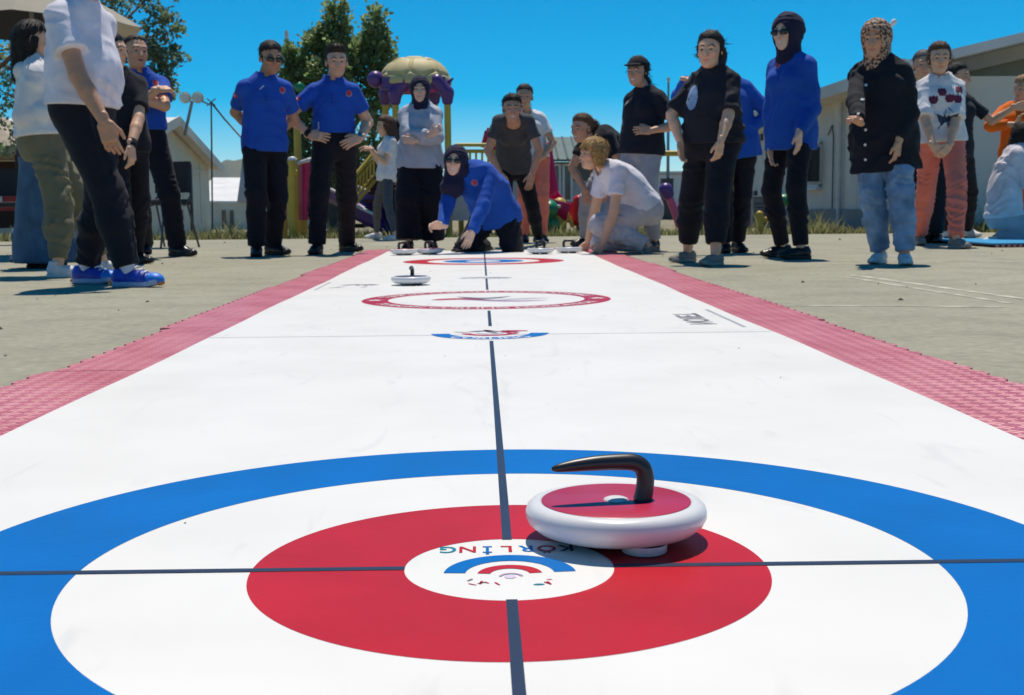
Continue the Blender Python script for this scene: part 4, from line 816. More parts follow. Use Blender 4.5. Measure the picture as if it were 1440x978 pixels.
# ------------------------------------------------------------------ summer haze
hz = MB(); hz.box((0, 2020, 70), (7600, 4200, 150)); ho = hz.build('haze', [])
hm_, hn, hb = new_mat('haze_air'); hn.nodes.remove(hb); hv = hn.nodes.new('ShaderNodeVolumePrincipled'); hv.inputs['Density'].default_value = 0.00005; hv.inputs['Color'].default_value = (.80, .88, 1.0, 1); hv.inputs['Anisotropy'].default_value = .1
hn.links.new(hv.outputs[0], hn.nodes['Material Output'].inputs['Volume']); ho.data.materials.append(hm_); tag(ho, 'thin summer haze filling the air over the whole place', 'haze', kind='stuff')
# ------------------------------------------------------------------ people

def skin_mat():
    if 'skin' not in MATS:
        mt = mat('skin', (1, 1, 1), 0.5, 0.06, 30, 0.08, 200, 0.4, attr='Col', bdist=0.003)
        b = mt.node_tree.nodes['Principled BSDF']; b.inputs['Subsurface Weight'].default_value = 0.06
        b.inputs['Subsurface Radius'].default_value = (0.012, 0.005, 0.003)
    return MATS['skin']
def ik(a, c, l1, l2, hint):
    d = c-a; L = np.linalg.norm(d); u = d/max(L, 1e-6)
    if L > (l1+l2)*0.995:
        k = L/((l1+l2)*0.995); l1 *= k; l2 *= k
    if L < abs(l1-l2)*1.02: L = abs(l1-l2)*1.02
    x = (l1*l1-l2*l2+L*L)/(2*L); h = math.sqrt(max(l1*l1-x*x, 0))
    hp = np.asarray(hint, float); hp = unit(hp-u*np.dot(hp, u))
    return a+u*x+hp*h
def yawF(y): y = R(y); return vec(math.sin(y), -math.cos(y), 0)
def yawL(y): y = R(y); return vec(math.cos(y), math.sin(y), 0)
SEED = [100]

def hand_sdf(Wp, d, n, right, s, curl=0.35, spread=1.0):
    d = unit(d); n = unit(np.asarray(n)-d*np.dot(n, d)); e = np.cross(d, n); ts = 1 if right else -1
    it = [(cap(Wp-d*.03*s, Wp+d*.012*s, .027*s, .027*s, n, .8), 0), (rbox(Wp+d*.052*s, np.array([e, d, n]), vec(.041, .05, .015)*s, .014*s), .02*s)]
    for i, (ln, w) in enumerate(((.072, 1), (.08, .35), (.074, -.35), (.058, -1))):
        b = Wp+d*.092*s+e*ts*w*.03*s; c1 = curl*(0.8+0.15*i); c2 = c1*2.1
        sd = unit(d+e*ts*w*.09*spread)
        m1 = b+(sd*math.cos(c1)+n*math.sin(c1))*ln*.5*s; m2 = m1+(sd*math.cos(c2)+n*math.sin(c2))*ln*.5*s
        it += [(cap(b-sd*.02*s, m1, .0100*s, .0092*s), .003*s), (cap(m1, m2, .0092*s, .0074*s), .002*s)]
    t0 = Wp+d*.022*s+e*ts*.03*s; t1 = Wp+d*.06*s+e*ts*.058*s+n*.012*s; t2 = t1+unit(d*.9+e*ts*.15+n*.3)*.035*s
    it += [(cap(t0, t1, .016*s, .0115*s), .012*s), (cap(t1, t2, .0115*s, .0085*s), .003*s)]
    pts = [Wp, Wp+d*.19*s, Wp+e*.085*s, Wp-e*.085*s, Wp+n*.11*s+d*.1*s, Wp-d*.04*s]
    return union(it), pts

class Head:
    def __init__(s, C, yw, pt, rl, hs):
        F = yawF(yw); L = yawL(yw); p = R(pt)
        F2 = F*math.cos(p)-UP*math.sin(p); U2 = UP*math.cos(p)+F*math.sin(p)     # pt>0 looks down
        r = R(rl); L3 = L*math.cos(r)+U2*math.sin(r); U3 = U2*math.cos(r)-L*math.sin(r)
        s.C = C; s.M = np.array([L3, F2, U3]); s.hs = hs
    def loc(s, P): return ((P-s.C.astype(f32))@s.M.T.astype(f32))/f32(s.hs)
    def wor(s, q): return s.C+(np.asarray(q, float)@s.M)*s.hs
    def wrap(s, fn): return lambda P: fn(s.loc(P))*s.hs
I3 = np.eye(3)
CRAN = ell((0, -.014, .036), I3, (.077, .096, .084))
FACE = ell((0, .026, -.022), I3, (.063, .068, .088))
JAW = ell((0, .036, -.07), I3, (.045, .048, .04))
def head_local(fem, noears=False):
    add = [(CRAN, 0), (FACE, .03), (JAW, .035),
           (cap((-.036, .078, .026), (.036, .078, .026), .011 if fem else .014, .011 if fem else .014), .02),
           (ell((.042, .058, -.02), I3, (.02, .024, .018)), .02), (ell((-.042, .058, -.02), I3, (.02, .024, .018)), .02),
           (cap((0, .09, .012), (0, .108, -.028), .008, .0125), .012), (cap((-.012, .094, -.032), (.012, .094, -.032), .008, .008), .008),
           (ell((0, .076, -.092), I3, (.02, .016, .016)), .02)]
    a = union(add); lip = union([(cap((-.019, .083, -.056), (.019, .083, -.056), .0055, .0055), 0), (cap((-.015, .083, -.067), (.015, .083, -.067), .006, .006), .003)])
    eyes = union([(ell((.031, .099, .006), I3, (.017, .014, .010)), 0), (ell((-.031, .099, .006), I3, (.017, .014, .010)), 0)])
    ball = union([(ell((.031, .074, .005), I3, (.0125, .0125, .0125)), 0), (ell((-.031, .074, .005), I3, (.0125, .0125, .0125)), 0)])
    ears = union([(ell((.079, -.008, -.008), I3, (.010, .02, .031)), 0), (ell((-.079, -.008, -.008), I3, (.010, .02, .031)), 0)])
    def f(q):
        d = smin(a(q), lip(q), .007); d = smax(d, -eyes(q), .012); d = np.minimum(d, ball(q)); return d if noears else smin(d, ears(q), .006)
    return f
def head_cols(q, tone, hairc, beard, smile, lipc):
    c = np.tile(np.asarray(tone, float), (len(q), 1)); x = np.abs(q[:, 0]); y = q[:, 1]; z = q[:, 2]; fr = y > .045
    def mixin(mask, col, a=1.0): c[mask] = c[mask]*(1-a)+np.asarray(col)*a
    mixin((np.hypot((x-.045)/.03, (z+.028)/.026) < 1) & fr, np.asarray(tone)*vec(1.1, .86, .82), .6)
    if beard: mixin((z < -.035+.35*np.maximum(x-.03, 0)) & (z > -.125) & (y > -.01), np.asarray(tone)*.42, beard)
    br = np.abs(z-(.0265+.008*np.sin(np.clip((x-.012)/.045, 0, 1)*3.14)-.006*(x > .045))) < .0048
    mixin(br & (x > .011) & (x < .054) & fr, hairc, .85)
    mixin((np.hypot((x-.031)/.0165, (z-.0055)/.0066) < 1) & fr, (.05, .03, .025), .8)
    mixin((np.hypot((x-.031)/.0145, (z-.0045)/.0045) < 1) & fr, (.34, .29, .27))
    mixin((np.hypot((x-.031)/.0062, (z-.005)/.006) < 1) & fr, (.03, .018, .012))
    mixin((np.hypot(x/.024, (z+.061)/.0115) < 1) & fr, lipc, .85)
    if smile: mixin((np.hypot(x/.02, (z+.0605)/.0052) < 1) & fr, (.75, .72, .66) if smile > 0 else (.08, .02, .02))
    mixin((np.abs(z+.0375) < .004) & (np.abs(x-.008) < .005) & (y > .09), np.asarray(tone)*.35, .8)
    return c

def hair_fn(style):
    wv = folds(.0045, .026, 5); jag = folds(.010, .03, 8)
    def facecut(q, z0=.05, y0=.052): return np.minimum((q[:, 1]-y0)-1.25*(q[:, 2]-z0)+jag(q)+.5*np.maximum(np.abs(q[:, 0])-.028, 0), q[:, 2]-.03)
    def short(q):
        fc = facecut(q, .058, .05); d = CRAN(q)-.002-.010*np.clip(-fc/.06, 0, 1)*np.clip(.12+q[:, 2]/.09, .12, 1)+wv(q)
        d = np.maximum(d, fc); d = np.maximum(d, -.062-q[:, 2]+.25*np.maximum(q[:, 1], -.05)+jag(q)*.5)
        return np.maximum(d, np.minimum(q[:, 1]-.022+.25*q[:, 2]+jag(q)*.6, .04-q[:, 2]))
    def bald(q): return np.maximum(short(q), facecut(q, .085, .030)-.25*np.abs(q[:, 0]))
    def tall(q): return np.maximum(smin(short(q), np.maximum(ell((0, .03, .105), I3, (.062, .07, .034))(q)+wv(q)*1.6, facecut(q, .055, .06)), .02), -q[:, 2]+.0-.07)
    def pulled(q):
        fc = facecut(q, .056, .046); d = CRAN(q)-.003-.011*np.clip(-fc/.06, 0, 1)+wv(q)*.7; d = np.maximum(d, fc); d = np.maximum(d, -.05-q[:, 2]+.3*q[:, 1])
        return np.maximum(d, np.minimum(q[:, 1]-.012+.2*q[:, 2], .03-q[:, 2]))
    def pony(q):
        t = union([(cap((0, -.10, .055), (0, -.145, .02), .022, .036), 0), (cap((0, -.145, .02), (.0, -.15, -.12), .038, .014), .02)])
        return np.minimum(pulled(q), t(q)+wv(q)*1.4)
    def lowpony(q):
        t = union([(cap((0, -.085, -.02), (.012, -.11, -.08), .04, .036), 0), (cap((.012, -.11, -.08), (.05, -.08, -.22), .036, .014), .02), (cap((.07, .0, .03), (.074, -.01, -.03), .022, .016), .02), (cap((-.07, .0, .03), (-.074, -.01, -.03), .022, .016), .02)])
        return smin(pulled(q), t(q)+wv(q), .015)
    def bun(q): return smin(pulled(q), ell((0, -.085, .085), I3, (.042, .042, .038))(q)+wv(q)*1.5, .012)
    def longh(q):
        d = CRAN(q)-.004-.015*np.clip(-facecut(q, .058, .046)/.05, 0, 1)+wv(q); b = union([(cap((0, -.045, .0), (0, -.055, -.19), .088, .07), 0), (cap((.062, -.005, .02), (.072, -.03, -.17), .034, .03), .03), (cap((-.062, -.005, .02), (-.072, -.03, -.17), .034, .03), .03)])
        d = smin(d, b(q)+wv(q)*1.8, .025); d = np.maximum(d, facecut(q, .058, .046))
        return np.maximum(d, np.minimum(q[:, 1]-.03+.25*np.maximum(-q[:, 2], 0)+jag(q)*.5, .05-q[:, 2]))
    def bob(q):
        d = CRAN(q)-.018+wv(q)*1.4; b = cap((0, -.012, .0), (0, -.025, -.06), .090, .082)
        d = smin(d, b(q)+wv(q)*2.2, .03); d = np.maximum(d, np.minimum((q[:, 1]-.07)-1.0*(q[:, 2]-.045)+jag(q)*1.3, q[:, 2]-.03))
        d = np.maximum(d, np.minimum(q[:, 1]-.05+jag(q), .05-q[:, 2])); return np.maximum(d, -.078-q[:, 2]+.5*q[:, 1]+jag(q)*1.2)
    def hijab(q, long=False):
        d = smin(smin(CRAN(q)-.020, FACE(q)-.015, .03), ell((0, -.05, .02), I3, (.092, .082, .098))(q), .03)
        nk = cap((0, -.02, -.05), (0, -.014, -.14), .070, .068)
        if long: dr = cap((0, .0, -.13), (0, .03, -.20), .075, .098, (0, 1, 0), .8)
        else: dr = cap((0, -.01, -.13), (0, -.01, -.16), .07, .09, (0, 1, 0), .9)
        d = smin(smin(d, nk(q), .04), dr(q), .04)+folds(.0055, .05, 9, 1.5)(q)
        hole = np.hypot(q[:, 0]/.055, (q[:, 2]+.022)/.084)-1
        hole = np.maximum(hole*.055, .02-q[:, 1])
        return smax(d, -hole, .01)
    return dict(short=short, bald=bald, tall=tall, pulled=pulled, pony=pony, lowpony=lowpony, bun=bun, long=longh, bob=bob, hijab=hijab, hijab_long=lambda q: hijab(q, True))[style]

def strands(V, Q, C, M, hs, n, seed, style):
    """thin locks lying on the hair surface"""
    g = np.random.default_rng(seed); f = Q[g.integers(0, len(Q), n)]; p = V[f].mean(1); q = ((p-C)@M.T)/hs
    nr = np.cross(V[f[:, 1]]-V[f[:, 0]], V[f[:, 3]]-V[f[:, 0]]); nr /= np.maximum(np.linalg.norm(nr, axis=1, keepdims=True), 1e-9)
    if style in ('long', 'bob', 'tall', 'short', 'bald'): fl = np.stack([q[:, 0]*6, q[:, 1]*4-.15, -np.ones(n)*.9], 1)
    else: fl = np.stack([-q[:, 0]*3, -np.ones(n), -.2+q[:, 2]*-2], 1)
    if style == 'tall': fl[q[:, 2] > .07] = (0.1, .5, .8)
    fl = fl@M+g.normal(size=(n, 3))*.22; fl -= nr*np.einsum('ij,ij->i', fl, nr)[:, None]; fl /= np.maximum(np.linalg.norm(fl, axis=1, keepdims=True), 1e-9)
    sd = np.cross(fl, nr); L_ = hs*(.035 if style in ('short', 'bald', 'tall') else .07)*g.uniform(.5, 1.2, (n, 1)); w = hs*g.uniform(.0015, .0035, (n, 1)); lift = g.uniform(.001, .003 if style in ('short', 'bald') else .006, (n, 1))*hs
    rows = []
    for t, ww in ((0, .8), (.5, 1), (1, .15)):
        c = p+fl*L_*t+nr*(lift*math.sin(t*2.2)+.0008)-nr*(L_*L_*t*t*4.0); rows += [c-sd*w*ww, c+sd*w*ww]
    VV = np.stack(rows, 1).reshape(-1, 3); b = np.arange(n)*6
    FF = np.concatenate([np.stack([b, b+1, b+3, b+2], 1), np.stack([b+2, b+3, b+5, b+4], 1)])
    return VV, FF
def shoe(parent, root, g, fd, s, mt, solem, style='sneaker', tilt=None, name='shoe', h=.006, lift=.0):
    """g: point on the ground under the ankle; fd: toe direction; tilt: (up vector) for feet off the flat"""
    y = unit(fd); z = unit(UP if tilt is None else tilt); y = unit(y-z*np.dot(y, z)); x = np.cross(y, z); M = np.array([x, y, z]); g = np.asarray(g, float)
    loc = lambda P: ((P-g.astype(f32))@M.T.astype(f32))/f32(s)
    hi_ = .1 if style == 'boot' else .078
    up_ = union([(cap((0, -.035, .048), (0, .07, .043), .043, .041), 0), (cap((0, .07, .038), (.004, .155, .026), .043, .036, (0, 0, 1), .85), .02), (cap((0, -.03, .05), (0, -.024, hi_), .043, .040), .02)])
    fo = folds(.0025, .03, SEED[0])
    def fu(P):
        q = loc(P); d = up_(q)+fo(q); return np.maximum(np.maximum(d, .016-q[:, 2]), q[:, 2]-(hi_+.012-.1*q[:, 1]))*s
    sc = cap((0, -.042, 0), (.002, .14, 0), .042, .047); lift_ = .022
    def fs(P):
        q = loc(P); q2 = q.copy(); q2[:, 2] = 0; toe = np.maximum(q[:, 1]-.12, 0)*.25
        zz = q[:, 2]-toe; return np.maximum(sc(q2), np.abs(zz-lift_*.62)-lift_*.62)*s
    pts = [g+(x*a+y*b+z*c)*s for a in (-.06, .06) for b in (-.1, .21) for c in (-.01, .14)]
    lo, hi = bbox(pts, .008)
    o = sdf_obj(name, fu, lo, hi, h, mt, parent, root)
    sdf_obj('sole', fs, lo, hi, h, solem, o, root)
    return o

def person(label, foot=None, top=None, hipx=None, neckx=None, headx=None, yaw=0, chest=None, hyaw=None, pitch=5, roll=0, H=None, Y0=None,
           pel=None, neck=None, head=None, bend=(0, 0, 0), RH=None, LH=None, RF=None, LF=None, fem=True, fat=1.0, wide=1.0, bust=None,
           tone=(.52, .31, .21), hair=('short', (.03, .02, .015)), shirt=None, pants=None, skirt=None, shoes=None,
           beard=0, smile=0, glasses=False, extra=None, res=.011, kneeR=None, kneeL=None, group='people watching the curling', shw=1.0, dark_lips=False):
    SEED[0] += 1
    if chest is None: chest = yaw
    if hyaw is None: hyaw = chest
    if Y0 is None: Y0 = G(hipx, foot)[1]
    J = lambda t: W(t[0], t[1], Y0+(t[2] if len(t) > 2 else 0))
    if H is None: H = W(headx, top, Y0)[2]-.015
    s = H/1.72; hipL = yawL(yaw); hipF = yawF(yaw); chL = yawL(chest); chF = yawF(chest)
    Pc = J(pel) if pel else np.array([*W(hipx, 200, Y0)[:2], .535*H])
    if pel is None: Pc[1] = Y0
    N = J(neck) if neck else np.array([W(neckx, 100, Y0)[0], Y0, .822*H])
    hs = min(max(s, .9), 1.06)*1.07
    C = J(head) if head else np.array([W(headx, 80, Y0)[0], Y0+chF[1]*.05*s, H-.122*hs])
    root = np.array([Pc[0], Pc[1], 0.0])
    E0 = empty('person', root); tag(E0, label, 'person', group)
    # ---- skeleton
    ctrl = (Pc+N)/2+np.asarray(bend, float)
    bz = lambda t: (1-t)**2*Pc+2*t*(1-t)*ctrl+t*t*N
    p1, p2, p3 = bz(.34), bz(.66), bz(.88)
    sp0 = unit(ctrl-Pc); sp1 = unit(N-ctrl)
    sw = (.142 if fem else .160)*s*wide**.5*shw
    up1 = sp1
    SL, SR = N+chL*sw-up1*.062*s, N-chL*sw-up1*.062*s
    hj = .085*s*(1.05 if fem else 1)
    HL, HR = Pc+hipL*hj-sp0*.02*s, Pc-hipL*hj-sp0*.02*s
    dF1 = unit(chF-sp1*np.dot(chF, sp1)); dF0 = unit(hipF-sp0*np.dot(hipF, sp0))
    arms = {}
    for side, S, spec in (('R', SR, RH), ('L', SL, LH)):
        sg = -1 if side == 'R' else 1
        spec = dict(spec or {})
        if 'w' in spec: Wp = J(spec['w'])
        else: Wp = S+vec(0, 0, -1)*.515*s+chL*sg*.06*s+chF*.08*s
        el = spec.get('el', chL*sg*.6-chF*.7-UP*.2)
        E = ik(S, Wp, .172*H, .148*H, el)
        d = unit(spec.get('d', unit(Wp-E))); n = spec.get('n', -chL*sg)
        arms[side] = (S, E, Wp, d, n, spec.get('curl', .35))
    legs = {}
    for side, Hj, spec, kn in (('R', HR, RF, kneeR), ('L', HL, LF, kneeL)):
        spec = spec or {}
        if 'a' in spec: A = J(spec['a']); g = None
        else:
            p = spec['p']; g = G(p[0], p[1]); A = g+UP*.085*s
        K = ik(Hj, A, .245*H, .245*H, kn if kn is not None else hipF+hipL*(.12 if side == 'L' else -.12))
        fy = spec.get('yaw', yaw); fd = spec.get('dir', None)
        legs[side] = (Hj, K, A, g, yawF(fy) if fd is None else unit(fd), spec.get('up'))
    # ---- torso implicit
    b_ = bust if bust is not None else (1.0 if fem else 0)
    fw = fat
    def torso(e, belly=True, pe=0.0):
        cw = (.135 if fem else .152)*s*wide; ww = (.118 if fem else .135)*s*wide*fw; hw = (.158 if fem else .150)*s*wide*(.6+.4*fw)
        it = [(cap(Pc-hipL*.07*s, Pc+hipL*.07*s, .092*s*wide+e+pe, .092*s*wide+e+pe), 0),
              (cap(Pc, p1, hw+e, ww+e, dF0, .72 if fem else .7), .05), (cap(p1, p2, ww+e, cw+e, dF1, .72), .05), (cap(p2, p3, cw+e, cw*.82+e, dF1, .72), .05),
              (cap(SL-chL*.015*s, SR+chL*.015*s, .055*s+e*.6, .055*s+e*.6), .05), (cap(N-up1*.0*s, SL, .048*s+e*.5, .046*s+e*.5), .03), (cap(N-up1*.0*s, SR, .048*s+e*.5, .046*s+e*.5), .03)]
        if b_ > 0:
            for q in (-1, 1):
                it.append((ell(p2+dF1*.085*s*wide+chL*q*.062*s+sp1*.01*s, np.array([chL, dF1, np.cross(chL, dF1)]), np.array([.062, .05, .06])*s*(.8+.25*b_)+e*.8), .04))
        if fw > 1.12 and belly: it.append((ell(p1+dF0*.06*s*fw-sp0*.01, np.array([hipL, dF0, sp0]), np.array([.13, .10, .15])*s*fw+e*.6), .06))
        if fem: it.append((ell(Pc-dF0*.05*s-UP*.02*s, np.array([hipL, dF0, sp0]), np.array([.15, .1, .12])*s*wide+e*.6+pe), .05))
        return it
    AR = (.046*s*wide**.45*(1.0 if fem else 1.1), .040*s*wide**.5*(1 if fem else 1.08), .026*s*(1 if fem else 1.1))
    LR = (.088*s*wide, .058*s*wide**.7, .036*s)
    # ---- body: one mesh (torso+legs, arms, hands, neck and head)
    Vs, Qs, Cs = [], [], []
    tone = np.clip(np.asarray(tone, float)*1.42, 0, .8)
    def put(fn, lo, hi, h, colf=None):
        V, Q = polygonize(fn, lo, hi, h)
        if len(V) == 0: return
        Qs.append(Q+sum(len(v) for v in Vs)); Vs.append(V)
        Cs.append(np.tile(tone, (len(V), 1)) if colf is None else colf(V))
    tcore = union(torso(-.012, False, -.045)); cpl = halfspace(Pc-sp0*.06*s, -sp0)
    core = [(lambda P: np.maximum(tcore(P), cpl(P)), 0)]
    for sd in 'RL':
        Hj, K, A = legs[sd][:3]
        core += [(cap(Hj, K, LR[0]-.024, LR[1]-.010), .03), (cap(K, K+(A-K)*.35, LR[1]-.006, LR[1]*.98), .01), (cap(K+(A-K)*.35, A, LR[1]*.96, LR[2]), .02)]
    lo, hi = bbox([Pc, N, SL, SR]+[legs[q][i] for q in 'RL' for i in (0, 1, 2)], .2*s*max(1, wide))
    lo[2] = max(lo[2], .03)
    put(union(core), lo, hi, .02 if not (pants and pants.get('bare')) else .012)
    for sd in 'RL':
        S, E, Wp, d, n, cu_ = arms[sd]
        fn = union([(cap(S, E, AR[0], AR[1]), 0), (cap(E, E+(Wp-E)*.35, AR[1], AR[1]*1.0), .01), (cap(E+(Wp-E)*.35, Wp, AR[1]*.98, AR[2]), .01)])
        lo, hi = bbox([S, E, Wp], .07*s*wide); put(fn, lo, hi, .009)
        fn, pts = hand_sdf(Wp, d, n, sd == 'R', s*(.93 if fem else 1.03), cu_)
        lo, hi = bbox(pts, .022*s); put(fn, lo, hi, .0048 if res < .013 else .007)
    hd = Head(C, *(lambda hy: (hy, pitch, roll, hs))(hyaw))
    hl = head_local(fem, 'hijab' in hair[0]); nb = N+up1*.0*s
    neckc = cap(hd.wor((0, -.02, -.045)), nb, .052*s*(.92 if fem else 1.08), .058*s*(.92 if fem else 1.1))
    hf = lambda P: smin(hd.wrap(hl)(P), neckc(P), .02)
    lo, hi = bbox([hd.wor(q) for q in [(a, b, c) for a in (-.095, .095) for b in (-.115, .125) for c in (-.12, .125)]]+[nb], .015)
    lo = np.minimum(lo, nb-.06)
    hairc = np.asarray(hair[1])
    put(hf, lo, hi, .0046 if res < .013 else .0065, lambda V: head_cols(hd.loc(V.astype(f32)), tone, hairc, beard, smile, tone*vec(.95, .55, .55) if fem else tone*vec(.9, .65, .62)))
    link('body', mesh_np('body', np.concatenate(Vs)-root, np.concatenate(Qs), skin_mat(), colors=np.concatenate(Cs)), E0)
    # ---- hair or scarf
    hm = mat('hair_%02d_%02d_%02d' % tuple(int(v*99) for v in hairc), hairc, .62, .5, 70, .9, 180, .3, bdist=.006)
    if 'hijab' in hair[0]: hm = hair[2]
    hfn = hd.wrap(hair_fn(hair[0]))
    lo, hi = bbox([hd.wor(q) for q in [(a, b, c) for a in (-.19, .19) for b in (-.2, .15) for c in (-.26, .15)]], .01)
    if 'hijab' in hair[0]:
        nk2 = cap(hd.wor((0, -.02, -.06)), N+up1*.01, .068*s, .074*s); h0f = hfn; hfn = lambda P: smin(h0f(P), nk2(P), .03); lo = np.minimum(lo, N-.1); hi = np.maximum(hi, N+.1)
        sdf_obj('headscarf', hfn, lo, hi, .0065 if res < .013 else .009, hm, E0, root)
    else:
        V, Q = polygonize(hfn, lo, hi, .0065 if res < .013 else .009)
        if len(Q):
            VV, FF = strands(V, Q, C, hd.M, hs, 900 if res < .013 else 400, SEED[0], hair[0])
            link('hair', mesh_np('hair', np.concatenate([V, VV])-root, np.concatenate([Q, FF+len(V)]), hm), E0)
    if glasses:
        lens = union([(ell((.034, .098, .004), I3, (.032, .014, .021)), 0), (ell((-.034, .098, .004), I3, (.032, .014, .021)), 0), (cap((-.012, .108, .01), (.012, .108, .01), .003, .003), 0),
                      (cap((.058, .092, .01), (.082, -.005, .008), .0035, .003), 0), (cap((-.058, .092, .01), (-.082, -.005, .008), .0035, .003), 0)])
        lo, hi = bbox([hd.wor(q) for q in [(a, b, c) for a in (-.09, .09) for b in (-.02, .12) for c in (-.02, .03)]], .008)
        sdf_obj('sunglasses', hd.wrap(lens), lo, hi, .0042, mat('glasses_black', (.012, .012, .014), .12, 0, spec=.6), E0, root)
    info = dict(root=root, E=E0, Pc=Pc, N=N, p1=p1, p2=p2, arms=arms, legs=legs, hd=hd, s=s, chL=chL, chF=dF1, sp1=sp1, J=J, Y0=Y0, H=H)
    # ---- trousers
    if pants:
        e = pants.get('ease', .016); end = pants.get('end', .97); aw = pants.get('ankle', .055)*s; kw = pants.get('knee', 0)
        fo = folds(pants.get('fold', .006)*1.7, pants.get('wl', .10), SEED[0], pants.get('vert', 2.0)); fo2 = folds(.0035, .035, SEED[0]+50, 1.6)
        wst = pants.get('waist', .09)
        if shirt and shirt.get('hem', .06) > -.05: wst = min(wst, -shirt.get('hem', .06)+.045)
        wp = Pc+sp0*wst*s
        tor = union(torso(e*.55, False))
        parts = []
        for sd in 'RL':
            Hj, K, A = legs[sd][:3]; A2 = K+(A-K)*end
            kr = LR[1]+e*.9+kw
            th = union([(cap(Hj, K, LR[0]+e*.6, kr), 0), (cap(K, K+(A-K)*.4, kr, max(LR[1]*.95+e*1.0, aw)), .02), (cap(K+(A-K)*.4, A2, max(LR[1]*.92+e, aw), aw), .03)])
            parts.append((th, halfspace(A2, A-K), K))
        def pf(P, parts=parts):
            d = tor(P); d = np.maximum(d, (P-wp.astype(f32))@sp0.astype(f32)); d = np.maximum(d, -(P-(Pc-UP*.14*s).astype(f32))@f32([0, 0, 1])-.0)
            for i, (th, hsf, K) in enumerate(parts):
                e1 = th(P); nk = np.exp(-((P-K.astype(f32))**2).sum(1)/.02)
                e1 = e1+fo(P)+fo2(P)*(.5+1.2*nk); e1 = np.maximum(e1, hsf(P)); d = smin(d, np.maximum(e1, (P-wp.astype(f32))@sp0.astype(f32)) if pel is None else e1, .018)
            return d
        lo, hi = bbox([Pc+sp0*.2*s]+[legs[q][i] for q in 'RL' for i in (0, 1, 2)], (.13*wide+e)*s+.03)
        lo[0] = min(lo[0], Pc[0]-.2*s*wide-e-.04); hi[0] = max(hi[0], Pc[0]+.2*s*wide+e+.04); lo[2] = max(lo[2], .012)
        info['pf'] = pf
        info['trousers'] = sdf_obj('trousers', pf, lo, hi, res, pants['m'], E0, root)
    if skirt:
        zb = skirt.get('z', .06); wp = Pc+UP*.1*s; bt = vec(Pc[0]+skirt.get('dx', 0), Pc[1], zb)
        fo = folds(skirt.get('fold', .014), .11, SEED[0], .12)
        cn = cap(wp, bt, .14*s*wide+.01, skirt.get('r', .26), vec(0, 1, 0), .8); tor = union(torso(.012))
        def kf(P):
            t = np.clip((wp[2]-P[:, 2])/(wp[2]-zb), 0, 1); d = smin(cn(P), tor(P), .03)+fo(P)*t
            return np.maximum(np.maximum(d, P[:, 2]-wp[2]), zb-P[:, 2])
        lo, hi = bbox([wp, bt], skirt.get('r', .26)+.05); lo[2] = zb-.02; hi[2] = wp[2]+.03
        sdf_obj(skirt.get('name', 'skirt'), kf, lo, hi, res, skirt['m'], E0, root)
    # ---- shirt
    if shirt:
        e = shirt.get('ease', .016); hem = shirt.get('hem', .06)*s; sl = shirt.get('sleeve', .6); se = shirt.get('sease', .012)
        fo = folds(shirt.get('fold', .005)*1.9, shirt.get('wl', .13), SEED[0]+9, shirt.get('vert', .9)); fo2 = folds(.0038, .05, SEED[0]+19, .8)
        flare = shirt.get('flare', 0)
        hp_ = Pc-sp0*hem
        tl = torso(e); hw = (.156 if fem else .150)*s*wide*(.6+.4*fw)+e+(pants.get('ease', .016)*.35 if pants else 0)
        tl.append((cap(p1, hp_-sp0*.06, hw*.93, hw+flare, dF0, .78), .05))
        tt = union(tl); hcut = halfspace(hp_, -sp0)
        ncap = cap(N-up1*.02*s+dF1*.02*s*shirt.get('scoop', 1), N+up1*.2*s-dF1*.02, .058*s*shirt.get('open', 1.0), .075*s)
        arms_s = []
        for sd in 'RL':
            S, E, Wp = arms[sd][:3]
            rs = AR[0]+se; re = AR[1]+se*.95; rw = AR[2]+se*.7+.004
            if sl <= 1:
                end = S+(E-S)*sl
                arms_s.append((cap(S, end, rs, rs*(1-.1*sl)+shirt.get('sflare', .006)), halfspace(end, E-S)))
            else:
                end = E+(Wp-E)*(sl-1)
                rm = re+(rw-re)*(sl-1)
                arms_s.append((union([(cap(S, E, rs, re), 0), (cap(E, end, re, rm), .02)]), halfspace(end, Wp-E) if sl < 1.9 else halfspace(Wp, Wp-E)))
        def tf(P):
            d = tt(P)+fo(P)+fo2(P); d = np.maximum(d, hcut(P))
            for a, hc in arms_s:
                d = smin(d, np.maximum(a(P)+fo(P)*.8+fo2(P)*1.2, hc(P)), .02)
            return smax(d, -ncap(P), .008)
        pts = [Pc-sp0*(hem+.05), N, SL, SR]
        for sd in 'RL':
            S, E, Wp = arms[sd][:3]; pts += [E] if sl <= 1 else [E, E+(Wp-E)*min(sl-1, 1)]
        lo, hi = bbox(pts, .10*s*wide+e)
        lo = np.minimum(lo, Pc-np.array([.21, .2, 0])*s*wide-e-flare); hi = np.maximum(hi, Pc+np.array([.21, .2, 0])*s*wide+e+flare)
        for q in (p1, p2): 
            lo = np.minimum(lo, q-.22*s*wide*max(1, fw*.95)); hi = np.maximum(hi, q+.22*s*wide*max(1, fw*.95))
        info['tf'] = tf
        info['shirt'] = sdf_obj(shirt.get('name', 'shirt'), tf, lo, hi, res, shirt['m'], E0, root)
